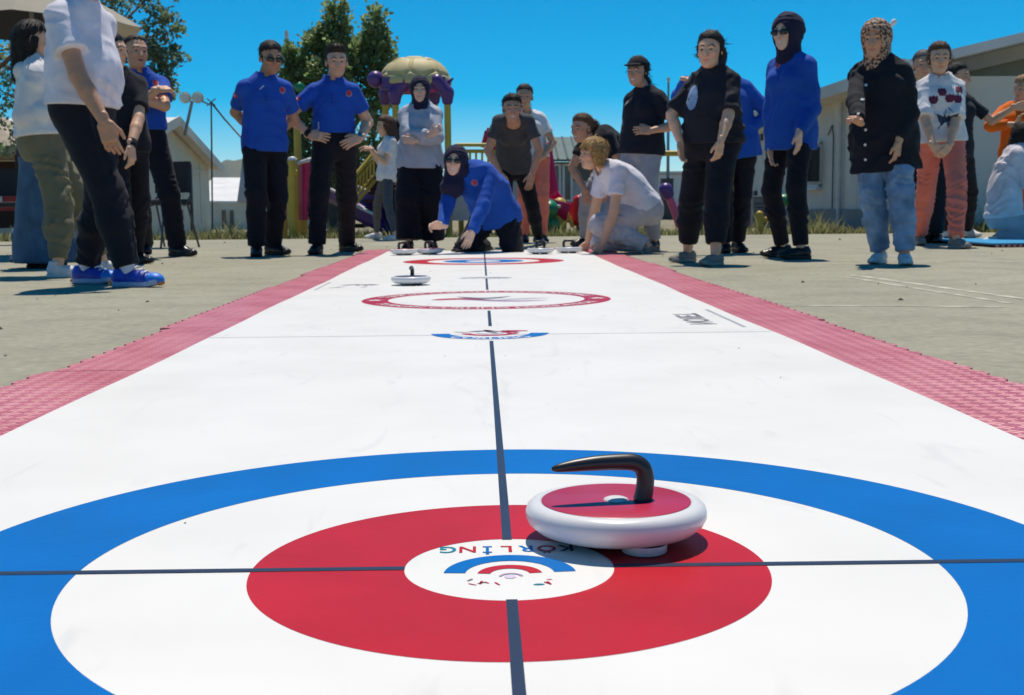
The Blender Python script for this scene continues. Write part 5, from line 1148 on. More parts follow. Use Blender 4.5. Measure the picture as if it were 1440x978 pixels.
        if shirt.get('collar'):
            cm = shirt.get('cm', shirt['m']); U = unit(up1*.85+UP*.15); cc = N+up1*.052*s+dF1*.006*s
            x_, y_ = chL, unit(dF1-U*np.dot(dF1, U)); Mc = np.array([x_, y_, U]).T.astype(f32)
            def cf(P):
                q = (P-cc.astype(f32))@Mc; r = np.hypot(q[:, 0], q[:, 1]); fr = q[:, 1]; zz = q[:, 2]+.32*np.maximum(fr, 0)
                rr = .068*s+.030*s*np.clip((.022*s-zz)/(.05*s), 0, 1.2)
                d = np.maximum(np.abs(r-rr)-.0055, np.abs(zz)-.026*s)
                return np.maximum(d, np.minimum(fr-.02, .010*s+.45*(.03*s-zz)-np.abs(q[:, 0])))
            lo, hi = bbox([cc], .12*s); sdf_obj('collar', cf, lo, hi, .006, cm, E0, root)
    # ---- shoes
    if shoes:
        for sd in 'RL':
            Hj, K, A, g, fd, up_ = legs[sd]
            if g is None:
                u_ = unit(K-A) if up_ is None else unit(up_); g2 = A-u_*.075*s
                shoe(E0, root, g2, fd, s*(.96 if fem else 1.02), shoes[0], shoes[1], shoes[2] if len(shoes) > 2 else 'sneaker', tilt=u_)
            else: shoe(E0, root, g+vec(0, 0, .002), fd, s*(.96 if fem else 1.02), shoes[0], shoes[1], shoes[2] if len(shoes) > 2 else 'sneaker', h=.006 if res < .013 else .008)
    return info

def decal(info, name, poly, px, py, mt, which='tf', n=None, dep=0.0, size=1.0, off=.003, parent=None, at=None):
    """flat print or badge laid on a garment: poly in metres (x right of the wearer's front, y up) projected onto the cloth"""
    n = unit(info['chF'] if n is None else n); a = info['J']((px, py, dep)) if at is None else np.asarray(at); x = unit(np.cross(UP, n)); x = x if x[0] > 0 else x
    y = unit(np.cross(n, x)); f = info[which]
    pts = np.array(poly, float)*size; c = pts.mean(0)
    # rings inwards so that the print follows the cloth
    V = []; k = len(pts); lv = (1.0, .66, .33)
    for l in lv: V += [c+(p-c)*l for p in pts]
    V.append(c); V = np.array(V)
    P = (a+x*V[:, :1]+y*V[:, 1:2]+n*.34).astype(f32)
    st = P.copy()
    for _ in range(70): P = P-n.astype(f32)*np.clip(f(P)-.0005, -.002, .03)[:, None]*.85
    if np.ptp((P-st)@n.astype(f32)) > .13: return None
    if np.abs(f(P)).max() > .012 or np.linalg.norm(P-st, axis=1).max() > .75: return None
    P = P+n.astype(f32)*off
    F = [(i+k*j, (i+1) % k+k*j, (i+1) % k+k*(j+1), i+k*(j+1)) for j in range(2) for i in range(k)]
    T = [(i+2*k, (i+1) % k+2*k, 3*k) for i in range(k)]
    me = bpy.data.meshes.new(name); me.from_pydata([tuple(map(float, p-info['root'])) for p in P], [], F+T); me.materials.append(mt)
    return link(name, me, parent or info['E'])
def disc(r, n=14, cx=0, cy=0, ry=None): return [(cx+r*math.cos(2*math.pi*i/n), cy+(ry or r)*math.sin(2*math.pi*i/n)) for i in range(n)]
def sub(info, name, fn, pts, pad, h, mt):
    lo, hi = bbox(pts, pad); return sdf_obj(name, fn, lo, hi, h, mt, info['E'], info['root'])
# ------------------------------------------------------------------ the people of the photograph
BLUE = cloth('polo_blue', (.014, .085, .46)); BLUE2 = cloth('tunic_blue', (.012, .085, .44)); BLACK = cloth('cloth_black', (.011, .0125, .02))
NAVYP = cloth('trouser_black', (.010, .011, .018)); WHITE = cloth('cloth_white', (.72, .70, .78)); WHITE2 = cloth('cloth_white_tee', (.74, .72, .74))
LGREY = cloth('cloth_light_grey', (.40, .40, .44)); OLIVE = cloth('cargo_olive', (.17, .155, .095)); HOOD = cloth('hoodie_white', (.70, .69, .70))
DGREY = cloth('tee_grey', (.075, .075, .085)); LEGG = cloth('leggings_grey', (.085, .09, .105)); JEANS = cloth('denim_light', (.19, .30, .46), .45); DENIM = cloth('denim_skirt', (.06, .12, .20), .3)
CORAL = cloth('coral', (.80, .21, .15)); BLK2 = cloth('tee_black', (.016, .0175, .027)); SHIRT = cloth('shirt_pale_blue', (.46, .49, .56)); NAVYH = cloth('scarf_navy', (.020, .019, .05))
GPANT = cloth('pants_light_grey', (.52, .49, .53)); GPANT2 = cloth('pants_grey', (.36, .36, .39)); ORANGE = cloth('orange_dress', (.80, .15, .01)); JACK = cloth('jacket_white', (.62, .58, .62))
MAG = cloth('magenta_cloth', (.45, .02, .12)); BELT = mat('belt_leather', (.012, .012, .012), .4)
SHB = mat('shoe_black', (.012, .012, .015), .35, .2, 20, .1, 80); SOB = mat('sole_black', (.015, .015, .016), .6)
SHW = mat('shoe_white', (.66, .65, .67), .6, .1, 20, .15, 120); SOW = mat('sole_white', (.62, .61, .60), .6)
SHG = mat('shoe_grey', (.24, .22, .20), .8, .2, 30, .3, 200); SOG = mat('sole_grey', (.33, .31, .28), .7)
SHBL = mat('shoe_blue', (.012, .05, .45), .5, .3, 25, .2, 150); SOBL = mat('sole_pale_blue', (.30, .38, .56), .5, .1)
RED = mat('badge_red', (.55, .03, .05), .7); BADGE = mat('badge_white', (.32, .26, .42), .7); WMARK = mat('mark_white', (.75, .75, .75), .6)
leo, nt, b = new_mat('scarf_leopard')
vo = nt.nodes.new('ShaderNodeTexVoronoi'); vo.inputs['Scale'].default_value = 62; tcn = nt.nodes.new('ShaderNodeTexCoord'); nt.links.new(tcn.outputs['Object'], vo.inputs['Vector'])
rp = nt.nodes.new('ShaderNodeValToRGB'); rp.color_ramp.elements[0].color = (.25, .10, .05, 1); rp.color_ramp.elements[1].color = (.50, .31, .21, 1); rp.color_ramp.elements[1].position = .62
e_ = rp.color_ramp.elements.new(.22); e_.color = (.03, .015, .012, 1); e_ = rp.color_ramp.elements.new(.42); e_.color = (.06, .03, .02, 1)
nt.links.new(vo.outputs['Distance'], rp.inputs[0]); nt.links.new(rp.outputs[0], b.inputs['Base Color']); b.inputs['Roughness'].default_value = .8
DKHAIR = (.02, .014, .012); BRHAIR = (.10, .05, .028); BLOND = (.50, .30, .11); T1 = (.50, .29, .19); T2 = (.42, .23, .145); T3 = (.58, .37, .27); TD = (.36, .19, .115)

# man in white polo, nearest on the left, head above the frame
I = person('man in white polo, black track trousers and bright blue running shoes, head above the frame', foot=402, top=-78, hipx=118, neckx=118, headx=132, yaw=72, chest=70, hyaw=60, pitch=18, fem=False, fat=1.22, wide=1.05,
    tone=TD, hair=('short', (.02, .018, .016)), beard=.5, res=.010,
    RH=dict(w=(147, 172, -.30), d=(.25, 0, -1), el=(-1, -.3, -.3), n=(.1, 1, 0), curl=.4), LH=dict(w=(150, 176, .20), el=(-1, .3, 0), d=(.1, 0, -1)),
    RF=dict(p=(180, 404), yaw=78), LF=dict(p=(122, 399), yaw=70), shirt=dict(m=WHITE, hem=.0, sleeve=.62, ease=.022, sease=.026, sflare=.012, collar=1, fold=.007), pants=dict(m=BLACK, ease=.03, ankle=.062, end=.95, fold=.009, vert=1.2, waist=.1), shoes=(SHBL, SOBL), group='people at the left side of the sheet')
decal(I, 'trouser_emblem', disc(.026, ry=.034), 160, 243, WMARK, 'pf', n=(.35, -1, 0), dep=-.1)
decal(I, 'trouser_emblem_ring', disc(.013, ry=.018), 160, 243, BLACK, 'pf', n=(.35, -1, 0), dep=-.1, off=.006)
for sd in 'RL':
    Hj, K, A, g, fd, _ = I['legs'][sd]
    sub(I, 'sock', cap(A-UP*.02, A+UP*.05, .039, .040), [A], .11, .007, WHITE)
    sdv = np.cross(fd, UP); Mx = np.array([sdv, fd, UP])
    sub(I, 'toe_cap', lambda P, c=g+fd*.138+UP*.036, Mx=Mx: np.maximum(ell(c, Mx, (.044, .056, .037))(P), .022-P[:, 2]), [g+fd*.138+UP*.036], .07, .006, mat('shoe_bright_blue', (.02, .20, .75), .45, .2, 30))
    for (o_, w_) in ((.172, .034), (-.072, .034)): sub(I, 'sole_tip', ell(g+fd*o_+UP*(.022 if o_ > 0 else .016), Mx, (w_, .022, .014)), [g+fd*o_+UP*.02], .045, .006, mat('sole_orange', (.55, .20, .04), .6))
    lc = MB()
    for q in range(4):
        c = g+fd*(.055+.024*q)+UP*(.098-.012*q)-I['root']; sdv = np.cross(fd, UP)
        lc.tube([c-sdv*.03, c+UP*.006, c+sdv*.03], .004, 5)
    lc.build('laces', WMARK, I['E'])

# woman in hoodie and cargo pants
I = person('black haired woman in white hoodie and olive cargo trousers behind the white polo man', foot=388, top=27, hipx=62, neckx=50, headx=48, yaw=115, chest=112, hyaw=105, pitch=5, wide=1.1, tone=T1, hair=('long', DKHAIR),
    RH=dict(w=(85, 150, -.15), el=(-1, 0, -.3)), LH=dict(w=(85, 150, .25), el=(-1, 0, -.3)), RF=dict(p=(83, 391), yaw=95), LF=dict(p=(146, 384), yaw=100),
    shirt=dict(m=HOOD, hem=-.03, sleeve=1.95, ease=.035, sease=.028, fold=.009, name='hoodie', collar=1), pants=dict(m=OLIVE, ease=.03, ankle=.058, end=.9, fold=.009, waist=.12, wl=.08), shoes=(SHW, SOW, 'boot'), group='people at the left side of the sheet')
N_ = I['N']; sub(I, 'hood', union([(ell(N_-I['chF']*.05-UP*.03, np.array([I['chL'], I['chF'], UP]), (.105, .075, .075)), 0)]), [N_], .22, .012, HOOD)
for (cx_, cy_) in ((70, 238),): decal(I, 'cargo_pocket', [(-.075, -.09), (.075, -.09), (.08, .09), (-.08, .09)], cx_, cy_, OLIVE, 'pf', n=(.15, -1, 0), dep=-.15, off=.010); decal(I, 'pocket_flap', [(-.085, .0), (.085, .0), (.085, .045), (-.085, .045)], cx_, cy_-14, OLIVE, 'pf', n=(.15, -1, 0), dep=-.15, off=.016)
person('person in long dark denim skirt almost hidden behind the olive cargo trousers', foot=377, top=66, hipx=58, neckx=56, headx=55, yaw=150, wide=1.0, tone=T1, hair=('long', DKHAIR), res=.014,
    RF=dict(p=(50, 377), yaw=150), LF=dict(p=(68, 377), yaw=150), shirt=dict(m=BLK2, hem=.05, sleeve=1.9, ease=.02), skirt=dict(m=DENIM, r=.235, z=.035, fold=.03), shoes=(SHB, SOB), group='people at the left side of the sheet')
I = person('man in black polo shirt with black wristband, between white polo man and laughing officer', foot=374, top=44, hipx=176, neckx=166, headx=160, yaw=50, chest=48, hyaw=75, fem=False, tone=T1, hair=('short', (.035, .033, .035)), 
    RH=dict(w=(130, 190, -.1), el=(-1, 0, -.2)), LH=dict(w=(184, 206, -.26), d=(.1, -.1, -1), el=(.9, .5, 0), n=(-1, .3, 0), curl=.5), RF=dict(p=(160, 374), yaw=40), LF=dict(p=(190, 371), yaw=60),
    shirt=dict(m=BLACK, hem=.08, sleeve=.72, ease=.022, sease=.022, collar=1), pants=dict(m=NAVYP, ease=.02, ankle=.066), shoes=(SHB, SOB), group='people at the left side of the sheet')
Wp = I['arms']['L'][2]; E = I['arms']['L'][1]; u = unit(Wp-E)
sub(I, 'wristband', cap(Wp-u*.035, Wp-u*.018, .036, .035), [Wp-u*.03], .06, .006, BLACK)

def placket(I, m, ln=.11):
    a = I['N']-I['sp1']*.13*I['s']; decal(I, 'button_placket', [(-.014, -ln/2), (.014, -ln/2), (.014, ln/2), (-.014, ln/2)], 0, 0, m, at=a, off=.005)
    for k in (-1, 0, 1): decal(I, 'button', disc(.005, 7), 0, 0, NAVYH if m is not WHITE else BADGE, at=a+I['sp1']*.032*k, off=.009)
def officer_marks(I, px, py, slx=None, sly=None, arm='R'):
    placket(I, BLUE)
    decal(I, 'chest_badge', disc(.026, ry=.029), px, py, BADGE, dep=0); decal(I, 'chest_badge_crest', disc(.019, ry=.021, cy=.004), px, py, RED, off=.006)
    if slx:
        S, E = I['arms'][arm][:2]; nn = I['chF']*.8+(-1 if arm == 'R' else 1)*I['chL']; an_ = S+(E-S)*.33
        decal(I, 'sleeve_flag', [(-.026, -.017), (.026, -.017), (.026, .017), (-.026, .017)], 0, 0, RED, n=nn, at=an_); decal(I, 'sleeve_flag_crescent', disc(.009), 0, 0, WMARK, n=nn, at=an_, off=.006)
    for sg in (-1, 1):
        q = MB()     # shoulder straps
        S = I['arms']['L' if sg > 0 else 'R'][0]; a = I['N']+(S-I['N'])*.5+UP*.046; b2 = I['N']+(S-I['N'])*.98+UP*.050
        q.tube([a-I['root']+UP*.008, (a+b2)/2-I['root']+UP*.012, b2-I['root']+UP*.006], [.013, .013, .013], 8)
        q.build('shoulder_strap', NAVYH, I['E'])
PB = dict(m=NAVYP, ease=.022, ankle=.075, knee=.008, fold=.007, end=1.0)
OFF = 'officers in blue polo shirts'
I = person('balding officer in blue polo shirt laughing with arms crossed', foot=362, top=49, hipx=202, neckx=196, headx=194, yaw=25, chest=18, hyaw=35, pitch=0, roll=-4, fem=False, fat=1.08, tone=T2, hair=('bald', (.03, .022, .02)), beard=.3, smile=-1,
    RH=dict(w=(222, 126, -.27), d=(.7, .7, .1), el=(-1, .2, -.9), n=(0, .6, -.8), curl=.5), LH=dict(w=(186, 133, -.29), d=(-1, .2, .15), el=(1, .3, -.5), n=(0, 1, 0), curl=.5),
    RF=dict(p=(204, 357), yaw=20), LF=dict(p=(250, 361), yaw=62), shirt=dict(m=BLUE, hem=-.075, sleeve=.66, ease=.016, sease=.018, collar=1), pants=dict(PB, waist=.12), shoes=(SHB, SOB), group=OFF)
officer_marks(I, 218, 118)
I = person('officer in blue polo shirt and wraparound sunglasses with hands behind his back', foot=360, top=57, hipx=372, neckx=372, headx=382, yaw=22, chest=18, hyaw=28, pitch=14, fem=False, tone=TD, hair=('short', (.025, .02, .018)), beard=.35, glasses=True,
    RH=dict(w=(362, 190, .22), d=(.6, 0, -.6), el=(-1, .5, 0)), LH=dict(w=(378, 192, .22), d=(-.6, 0, -.6), el=(1, .5, 0)), RF=dict(p=(361, 361), yaw=10), LF=dict(p=(384, 359), yaw=55),
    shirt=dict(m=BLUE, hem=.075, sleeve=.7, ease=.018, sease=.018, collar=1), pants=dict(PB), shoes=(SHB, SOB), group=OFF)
officer_marks(I, 396, 128, 345, 112); decal(I, 'chest_mark', [(-.02, -.014), (-.012, -.016), (.02, .012), (.014, .018)], 365, 125, WMARK)
I = person('dark haired officer in blue polo shirt standing with both hands on his hips', foot=357, top=63, hipx=470, neckx=468, headx=474, yaw=6, chest=4, hyaw=14, pitch=8, fem=False, tone=T1, hair=('tall', (.03, .022, .018)), beard=.2,
    RH=dict(w=(436, 190, -.10), d=(.9, -.35, -.15), el=(-1, .15, .1), n=(.2, .8, -.3), curl=.25), LH=dict(w=(506, 194, -.10), d=(-.75, -.4, -.35), el=(.45, 1, 0), n=(-.2, .8, -.3), curl=.3), RF=dict(p=(446, 358), yaw=-4), LF=dict(p=(488, 354), yaw=50),
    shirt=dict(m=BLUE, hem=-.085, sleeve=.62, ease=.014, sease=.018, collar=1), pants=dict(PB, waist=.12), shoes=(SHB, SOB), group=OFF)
officer_marks(I, 491, 133, 427, 125); decal(I, 'pen', [(-.004, -.03), (.004, -.03), (.004, .03), (-.004, .03)], 449, 178, WMARK)
Wp = I['arms']['L'][2]; u = unit(Wp-I['arms']['L'][1]); sub(I, 'wristwatch', cap(Wp-u*.03, Wp-u*.008, .033, .033), [Wp-u*.02], .06, .006, mat('watch_steel', (.5, .5, .5), .25, metal=1))
Wp = I['arms']['R'][2]; u = unit(Wp-I['arms']['R'][1]); sub(I, 'wristband', cap(Wp-u*.03, Wp-u*.018, .034, .034), [Wp-u*.02], .06, .006, BLACK)
# girl walking and her companion
person('girl in white T-shirt and grey leggings walking left in front of the yellow steps', foot=338, top=162, hipx=543, neckx=546, headx=540, yaw=-78, chest=-75, hyaw=-80, pitch=12, wide=.92, tone=T1, hair=('long', (.11, .05, .03)), res=.013,
    RH=dict(w=(520, 208, .06), d=(-1, -.1, .15), el=(.3, .2, -1), n=(0, 0, -1)), LH=dict(w=(521, 210, -.2), d=(-1, 0, .0), el=(.6, 0, -1), n=(0, 0, -1)), RF=dict(p=(530, 336), yaw=-80), LF=dict(p=(556, 339), yaw=-75),
    shirt=dict(m=WHITE2, hem=.1, sleeve=.6, ease=.024, sease=.016, fold=.007), pants=dict(m=LEGG, ease=.006, ankle=.042, fold=.003, end=.93), shoes=(SHW, SOW), group='children by the play tower')
person('dark clothed child half hidden between the girl in leggings and the woman with crossed arms', foot=337, top=166, hipx=563, neckx=560, headx=554, yaw=-60, hyaw=-75, wide=.9, tone=T1, hair=('long', DKHAIR), res=.014,
    RF=dict(p=(558, 338), yaw=-40), LF=dict(p=(567, 337), yaw=-40), shirt=dict(m=BLK2, hem=.08, sleeve=1.9), pants=dict(m=BLACK, ease=.015), shoes=(SHB, SOB), group='children by the play tower')
# woman with arms crossed
person('woman in navy headscarf and pale shirt standing with arms crossed', foot=350, top=107, hipx=590, neckx=590, headx=590, yaw=0, pitch=2, wide=1.12, tone=T3, hair=('hijab', DKHAIR, NAVYH), smile=0,
    RH=dict(w=(606, 189, -.30), d=(.8, -.1, .5), el=(-1, .1, -.5), n=(0, 1, .2), curl=.7), LH=dict(w=(583, 198, -.27), d=(-.9, .1, .1), el=(1, .1, -.5), n=(0, 1, 0), curl=.5), RF=dict(p=(575, 351), yaw=-8), LF=dict(p=(608, 350), yaw=8),
    shirt=dict(m=SHIRT, hem=.11, sleeve=1.85, ease=.03, sease=.024, flare=.03, fold=.008), pants=dict(m=NAVYP, ease=.045, ankle=.13, knee=.035, fold=.012, wl=.12, vert=.25), shoes=(SHB, SOB))
# kneeling woman in blue
I = person('kneeling woman in blue long sleeved polo, dark headscarf and sunglasses reaching out one hand', H=1.62, Y0=10.35, pel=(697, 301, .10), neck=(657, 243, -.12), head=(640, 228, -.16), bend=(.06, .05, .06), yaw=-18, chest=-14, hyaw=-8, pitch=-2, roll=-6, tone=T3, wide=1.12, fat=1.05,
    hair=('hijab_long', DKHAIR, NAVYH), glasses=True, smile=1,
    RH=dict(w=(622, 318, -.42), d=(-1, -.25, .05), el=(-.5, .3, -1), n=(.1, -.6, -.6), curl=.75), LH=dict(w=(663, 326, -.42), d=(-.35, -.3, -1), el=(1, .3, -.2), n=(-.3, .9, 0), curl=.3),
    RF=dict(a=(684, 345, .35), dir=(.3, 1, -.1), up=(0, .15, 1)), LF=dict(a=(722, 345, .30), dir=(.3, 1, -.1), up=(0, .15, 1)), kneeR=vec(-.8, -1, -.55), kneeL=vec(.12, -1, -.8),
    shirt=dict(m=BLUE2, hem=.09, sleeve=1.93, ease=.024, sease=.022, flare=.02, fold=.008), pants=dict(m=NAVYP, ease=.03, ankle=.065, fold=.012, wl=.08), shoes=(SHB, SOB), group=OFF)
decal(I, 'chest_badge', disc(.026), 668, 258, BADGE, n=(-.1, -1, .1), dep=-.15); decal(I, 'chest_badge_crest', disc(.019), 668, 258, RED, n=(-.1, -1, .1), dep=-.15, off=.006)
# bending woman in grey tee
person('smiling woman in grey T-shirt bending forward with hands on her knees', H=1.64, Y0=11.9, pel=(722, 233, .22), neck=(722, 168, -.22), head=(720, 153, -.34), bend=(0, .12, .12), yaw=0, chest=0, hyaw=4, pitch=8, tone=T2, wide=1.05, hair=('pulled', DKHAIR), smile=1,
    RH=dict(w=(703, 244, -.22), d=(.2, -.1, -1), el=(-1, .2, 0), n=(.3, .9, 0), curl=.2), LH=dict(w=(748, 246, -.22), d=(-.25, -.1, -1), el=(1, .2, 0), n=(-.3, .9, 0), curl=.2), RF=dict(p=(716, 347), yaw=-8), LF=dict(p=(757, 345), yaw=18),
    shirt=dict(m=DGREY, hem=.06, sleeve=.6, ease=.012, sease=.012, scoop=2.2, open=1.15), pants=dict(m=NAVYP, ease=.012, ankle=.05, fold=.004), shoes=(SHB, SOW))
I = person('person in coral trousers standing behind the bending woman in grey', foot=341, top=118, hipx=750, neckx=742, headx=737, yaw=-5, hyaw=-5, wide=.95, tone=T2, hair=('bun', (.05, .028, .02)), res=.014,
    RF=dict(p=(738, 341), yaw=0), LF=dict(p=(763, 341), yaw=10), RH=dict(w=(722, 235, -.1)), LH=dict(w=(762, 222, -.2), d=(-.6, -.2, -.2), el=(1, .2, -.6)), shirt=dict(m=WHITE2, hem=.0, sleeve=.6), pants=dict(m=CORAL, ease=.014, ankle=.055), shoes=(SHB, SOB))
h_ = I['Pc']; sub(I, 'tied_jacket', union([(cap(h_+vec(.15, .02, .12), h_+vec(.19, .02, -.32), .05, .075, (0, 1, 0), .6), 0), (cap(h_+vec(-.15, .03, .1), h_+vec(.15, .03, .12), .05, .05), .03)]), [h_+vec(.24, 0, -.4), h_+vec(-.2, 0, .2)], .1, .014, MAG)
# ponytail woman bending
person('woman with ponytail in black T-shirt and grey trousers bending forward beside the blonde woman', H=1.64, Y0=11.6, pel=(866, 224, .1), neck=(834, 197, -.10), head=(818, 181, -.18), bend=(.02, .02, .12), yaw=-50, chest=-45, hyaw=-48, pitch=10, tone=T2, wide=1.05, hair=('pony', (.14, .075, .04)), smile=1,
    RH=dict(w=(822, 266, -.05), d=(.15, -.1, -1), el=(-.6, .3, .2), n=(.4, .9, 0)), LH=dict(w=(850, 262, -.3), d=(0, -.1, -1), el=(1, .2, .3), n=(-.3, .9, 0)), RF=dict(p=(822, 347), yaw=-50), LF=dict(p=(858, 350), yaw=-40),
    shirt=dict(m=BLK2, hem=.04, sleeve=.6, ease=.016, sease=.014), pants=dict(m=LGREY, ease=.016, ankle=.055), shoes=(SHB, SOB))
# blonde kneeling woman
person('blonde woman in white T-shirt and pale grey trousers kneeling with one hand on the mat', H=1.62, Y0=10.0, pel=(903, 293, .10), neck=(851, 238, -.02), head=(834, 217, -.07), bend=(.02, .02, .09), yaw=-72, chest=-68, hyaw=-68, pitch=2, tone=T1, wide=1.1, hair=('bob', BLOND),
    RH=dict(w=(826, 343, .30), d=(-.5, 0, -.9), el=(.2, 1, .2)), LH=dict(w=(847, 343, -.22), d=(-.5, -.1, -.8), el=(1, -.3, .2), n=(-.2, .9, .3), curl=.2),
    RF=dict(a=(912, 346, .26), dir=(1, .1, -.1), up=(.3, 0, 1)), LF=dict(a=(908, 346, -.04), dir=(1, .1, -.6), up=(.8, 0, .7)), kneeR=vec(-1, 0, -.7), kneeL=vec(-1, -.15, -.7),
    shirt=dict(m=WHITE, hem=.0, sleeve=.62, ease=.018, sease=.018), pants=dict(m=GPANT, ease=.035, ankle=.075, fold=.013, wl=.09, waist=.11), shoes=(SHG, SOG))
# woman with cap
I = person('woman in black cap and black T-shirt with one hand on her hip', foot=352, top=79, hipx=902, neckx=908, headx=896, yaw=-40, chest=-44, hyaw=-35, pitch=4, wide=1.1, fat=1.1, tone=T2, hair=('lowpony', DKHAIR), smile=1,
    RH=dict(w=(880, 205, .05)), LH=dict(w=(915, 184, -.26), d=(-.95, -.15, .05), el=(1, .2, -.1), n=(.1, .9, -.3), curl=.3), RF=dict(p=(888, 353), yaw=-40), LF=dict(p=(920, 352), yaw=-25),
    shirt=dict(m=BLK2, hem=.06, sleeve=.64, ease=.025, sease=.02, fold=.007), pants=dict(m=GPANT2, ease=.026, ankle=.06, waist=.12), shoes=(SHB, SOB))
hd = I['hd']
sub(I, 'cap', hd.wrap(lambda q: np.minimum(np.maximum(CRAN(q)-.017, .052-q[:, 2]-.1*q[:, 1]), np.maximum(ell((0, .085, .058), I3, (.072, .085, .012))(q), -(q[:, 1]-.05)))), [hd.wor(q) for q in [(a, b, c) for a in (-.1, .1) for b in (-.12, .18) for c in (.02, .15)]], .01, .006, BLACK)
decal(I, 'shirt_print', [(-.02, -.03), (.02, -.01), (.015, .03), (-.01, .02)], 884, 146, LGREY)
# big woman in black
I = person('dark haired girl in black T-shirt with pale blue print, black cropped trousers and grey shoes', foot=371, top=43, hipx=1002, neckx=1003, headx=997, yaw=-38, chest=-38, hyaw=-26, pitch=4, wide=1.18, fat=1.2, shw=.95, tone=T1, hair=('lowpony', DKHAIR), smile=0,
    RH=dict(w=(957, 202, -.05), d=(0, -.2, -1), el=(-1, .4, 0)), LH=dict(w=(1013, 200, -.32), d=(-.15, -.1, -1), el=(1, .5, 0), n=(-.6, .8, 0), curl=.5), RF=dict(p=(967, 369), yaw=-58), LF=dict(p=(1006, 374), yaw=-45),
    shirt=dict(m=BLK2, hem=.02, sleeve=.9, ease=.024, sease=.018, sflare=.012, fold=.008), pants=dict(m=NAVYP, ease=.028, ankle=.075, end=.82, bare=True, waist=.12), shoes=(SHG, SOG))
decal(I, 'shirt_print', disc(.055, 16, ry=.095), 983, 139, cloth('print_pale_blue', (.22, .34, .55)), size=.85)
# woman behind her in blue
person('woman in blue long sleeved tunic hidden behind the girl in black, hand on hip', foot=356, top=60, hipx=1033, neckx=1022, headx=1003, yaw=-10, wide=1.05, tone=T2, hair=('hijab', DKHAIR, NAVYH),
    RH=dict(w=(965, 112, -.28), d=(.9, -.2, -.2), el=(-1, .4, -.6), n=(0, .3, -1)), LH=dict(w=(1049, 184, -.08), d=(-.9, -.2, -.1), el=(1, .1, -.1)), RF=dict(p=(1020, 356), yaw=-10), LF=dict(p=(1037, 355), yaw=10),
    shirt=dict(m=BLUE2, hem=.14, sleeve=1.9, ease=.022, sease=.02, flare=.02), pants=dict(m=NAVYP, ease=.016, ankle=.06), shoes=(SHB, SOB), group=OFF)
# tall officer with scarf
I = person('tall woman in blue tunic, navy headscarf and sunglasses with arms hanging down', foot=363, top=18, hipx=1112, neckx=1113, headx=1105, yaw=-55, chest=-55, hyaw=-45, pitch=4, wide=.98, tone=T3, hair=('hijab', DKHAIR, NAVYH), glasses=True, smile=1,
    RH=dict(w=(1086, 205, .02), d=(0, -.1, -1), el=(-.6, 1, 0)), LH=dict(w=(1124, 186, -.24), d=(-.05, -.1, -1), el=(.9, .8, 0), n=(-.7, .5, 0), curl=.25), RF=dict(p=(1100, 362), yaw=-72), LF=dict(p=(1126, 365), yaw=-72),
    shirt=dict(m=BLUE2, hem=.15, sleeve=1.93, ease=.024, sease=.022, flare=.03, fold=.007, name='tunic'), pants=dict(m=NAVYP, ease=.014, ankle=.055), shoes=(SHB, SOB, 'clog'), group=OFF)
officer_marks(I, 1100, 92)
# leopard scarf woman
I = person('woman in leopard print headscarf, black buttoned tunic and pale jeans', foot=371, top=27, hipx=1243, neckx=1238, headx=1228, yaw=-24, chest=-26, hyaw=-30, pitch=6, wide=1.2, fat=1.1, shw=.95, tone=T2, hair=('hijab', BRHAIR, leo),
    RH=dict(w=(1208, 172, -.36), d=(-.55, -.5, .25), el=(-1, .4, -.8), n=(.3, .3, -.9), curl=.7), LH=dict(w=(1263, 201, -.18), d=(-.1, -.1, -1), el=(1, .4, 0), n=(-.7, .7, 0), curl=.45), RF=dict(p=(1237, 371), yaw=-35), LF=dict(p=(1272, 373), yaw=-12),
    shirt=dict(m=BLACK, hem=.26, sleeve=1.88, ease=.026, sease=.018, flare=.02, fold=.009, name='tunic'), pants=dict(m=JEANS, ease=.022, ankle=.07, fold=.01, wl=.08), shoes=(SHW, SOW))
for i in range(6): decal(I, 'button', disc(.009, 8), 1218-i*.3, 120+i*21, WMARK, dep=-.1)
# tulip girl
I = person('girl in white T-shirt with dark tulip print and coral trousers, hands clasped', foot=347, top=59, hipx=1324, neckx=1322, headx=1318, yaw=-4, chest=-2, hyaw=-10, pitch=8, wide=1.0, tone=T1, hair=('lowpony', BRHAIR),
    RH=dict(w=(1312, 205, -.30), d=(.6, -.2, -.6), el=(-1, .3, -.3), n=(.2, .9, 0), curl=.6), LH=dict(w=(1335, 205, -.31), d=(-.6, -.2, -.6), el=(1, .3, -.3), n=(-.2, .9, 0), curl=.6), RF=dict(p=(1293, 345), yaw=-14), LF=dict(p=(1344, 350), yaw=14),
    shirt=dict(m=WHITE2, hem=.03, sleeve=.95, ease=.032, sease=.022, sflare=.02, flare=.02, fold=.008), pants=dict(m=CORAL, ease=.024, ankle=.06, fold=.009, wl=.08, waist=.12), shoes=(SHG, SOG))
TUL = mat('print_tulip', (.14, .02, .06), .8, .3, 60); STEM = mat('print_stem', (.03, .06, .10), .8)
for (tx, ty) in ((1305, 143), (1317, 132), (1327, 141), (1338, 142), (1342, 129)):
    decal(I, 'tulip_print', [(-.024, .03), (-.032, .0), (-.018, -.026), (.018, -.026), (.032, .0), (.024, .03), (.011, .022), (0, .034), (-.011, .022)], tx, ty, TUL, size=1.25)
    decal(I, 'stem_print', [(-.004, -.10), (.004, -.10), (.004+(tx-1324)*-.003, 0), (-.004+(tx-1324)*-.003, 0)], 1323+(tx-1323)*.6, ty+24, STEM)
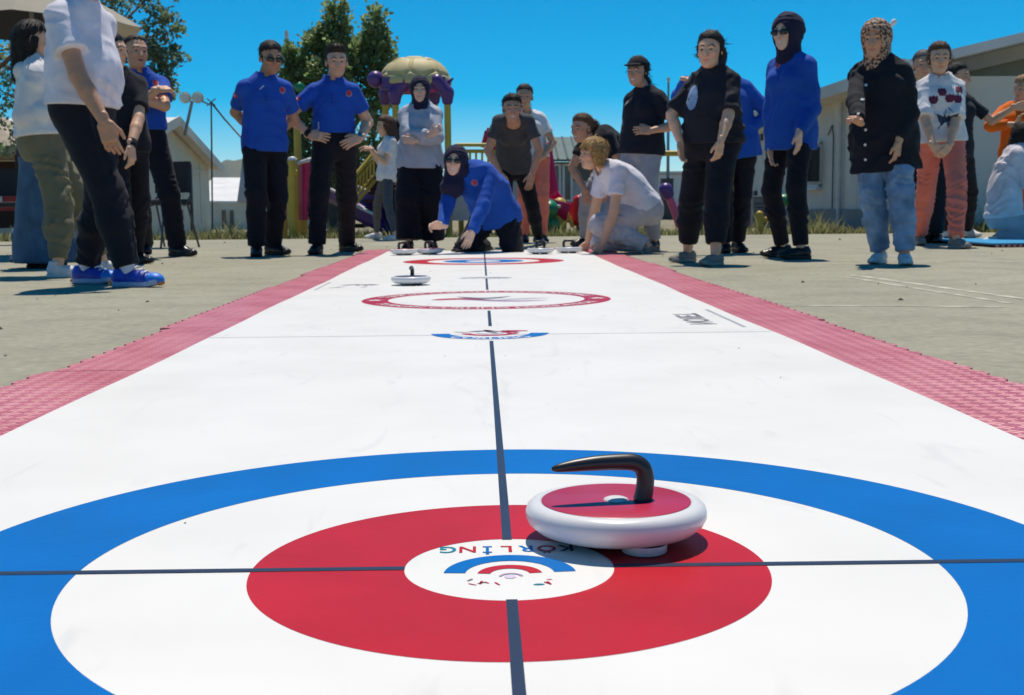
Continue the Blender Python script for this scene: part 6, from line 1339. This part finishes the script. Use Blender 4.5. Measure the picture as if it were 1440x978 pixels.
decal(I, 'leaf_print', [(-.05, -.05), (.05, -.05), (.085, .05), (.04, .0), (.02, .07), (0, 0), (-.03, .06), (-.04, 0), (-.085, .05)], 1323, 170, STEM)
person('grey haired person peeking out behind the tulip shirt girl, on her left in the photo', foot=343, top=70, hipx=1303, neckx=1300, headx=1296, yaw=-10, hyaw=-10, tone=T2, hair=('short', (.12, .11, .11)), res=.014, RF=dict(p=(1305, 342), yaw=-35), LF=dict(p=(1318, 342), yaw=-20),
    LH=dict(w=(1312, 210, .05)), RH=dict(w=(1296, 205, .05)), shirt=dict(m=LGREY, hem=.05, sleeve=.6), pants=dict(m=BLACK, ease=.016), shoes=(SHB, SOB))
person('person in black T-shirt stretching a bare arm towards the woman in orange', foot=337, top=88, hipx=1345, neckx=1349, headx=1346, yaw=25, hyaw=60, tone=T2, hair=('pulled', DKHAIR), res=.013, RF=dict(p=(1330, 334), yaw=10), LF=dict(p=(1360, 334), yaw=30),
    LH=dict(w=(1428, 150, -.1), d=(1, 0, -.1), el=(0, .4, -1)), RH=dict(w=(1335, 210, .05)), shirt=dict(m=BLK2, hem=.1, sleeve=.7), pants=dict(m=BLACK, ease=.018), shoes=(SHW, SOW))
person('blonde woman in bright orange dress at the right edge', foot=333, top=106, hipx=1432, neckx=1434, headx=1438, yaw=-20, hyaw=-60, pitch=10, tone=T2, hair=('long', (.35, .2, .09)), res=.013, RF=dict(p=(1425, 333), yaw=-20), LF=dict(p=(1442, 333), yaw=-20),
    RH=dict(w=(1428, 175, -.25), d=(.3, 0, .6), el=(-1, 0, -.4)), shirt=dict(m=ORANGE, hem=.1, sleeve=1.7, ease=.03, sease=.03), skirt=dict(m=ORANGE, r=.26, z=.25, name='dress_skirt'), shoes=(SHB, SOB))
person('person in white jacket kneeling on the blue mat at the right edge', H=1.66, Y0=11.9, pel=(1412, 302, .0), neck=(1433, 212, .0), head=(1440, 193, .0), bend=(-.10, 0, .06), yaw=75, chest=70, hyaw=75, pitch=25, tone=T1, wide=1.15, hair=('bob', DKHAIR),
    RH=dict(w=(1475, 280, -.2)), LH=dict(w=(1478, 280, .2)), RF=dict(a=(1400, 334, -.1), dir=(-1, 0, -.15), up=(0, 0, 1)), LF=dict(a=(1400, 334, .12), dir=(-1, 0, -.15), up=(0, 0, 1)), kneeR=vec(1, -.2, -.6), kneeL=vec(1, .2, -.6),
    shirt=dict(m=JACK, hem=.02, sleeve=1.9, ease=.03, sease=.024, flare=.0, fold=.008, name='jacket', collar=1), pants=dict(m=LGREY, ease=.03, ankle=.06, fold=.01), shoes=(SHW, SOW))
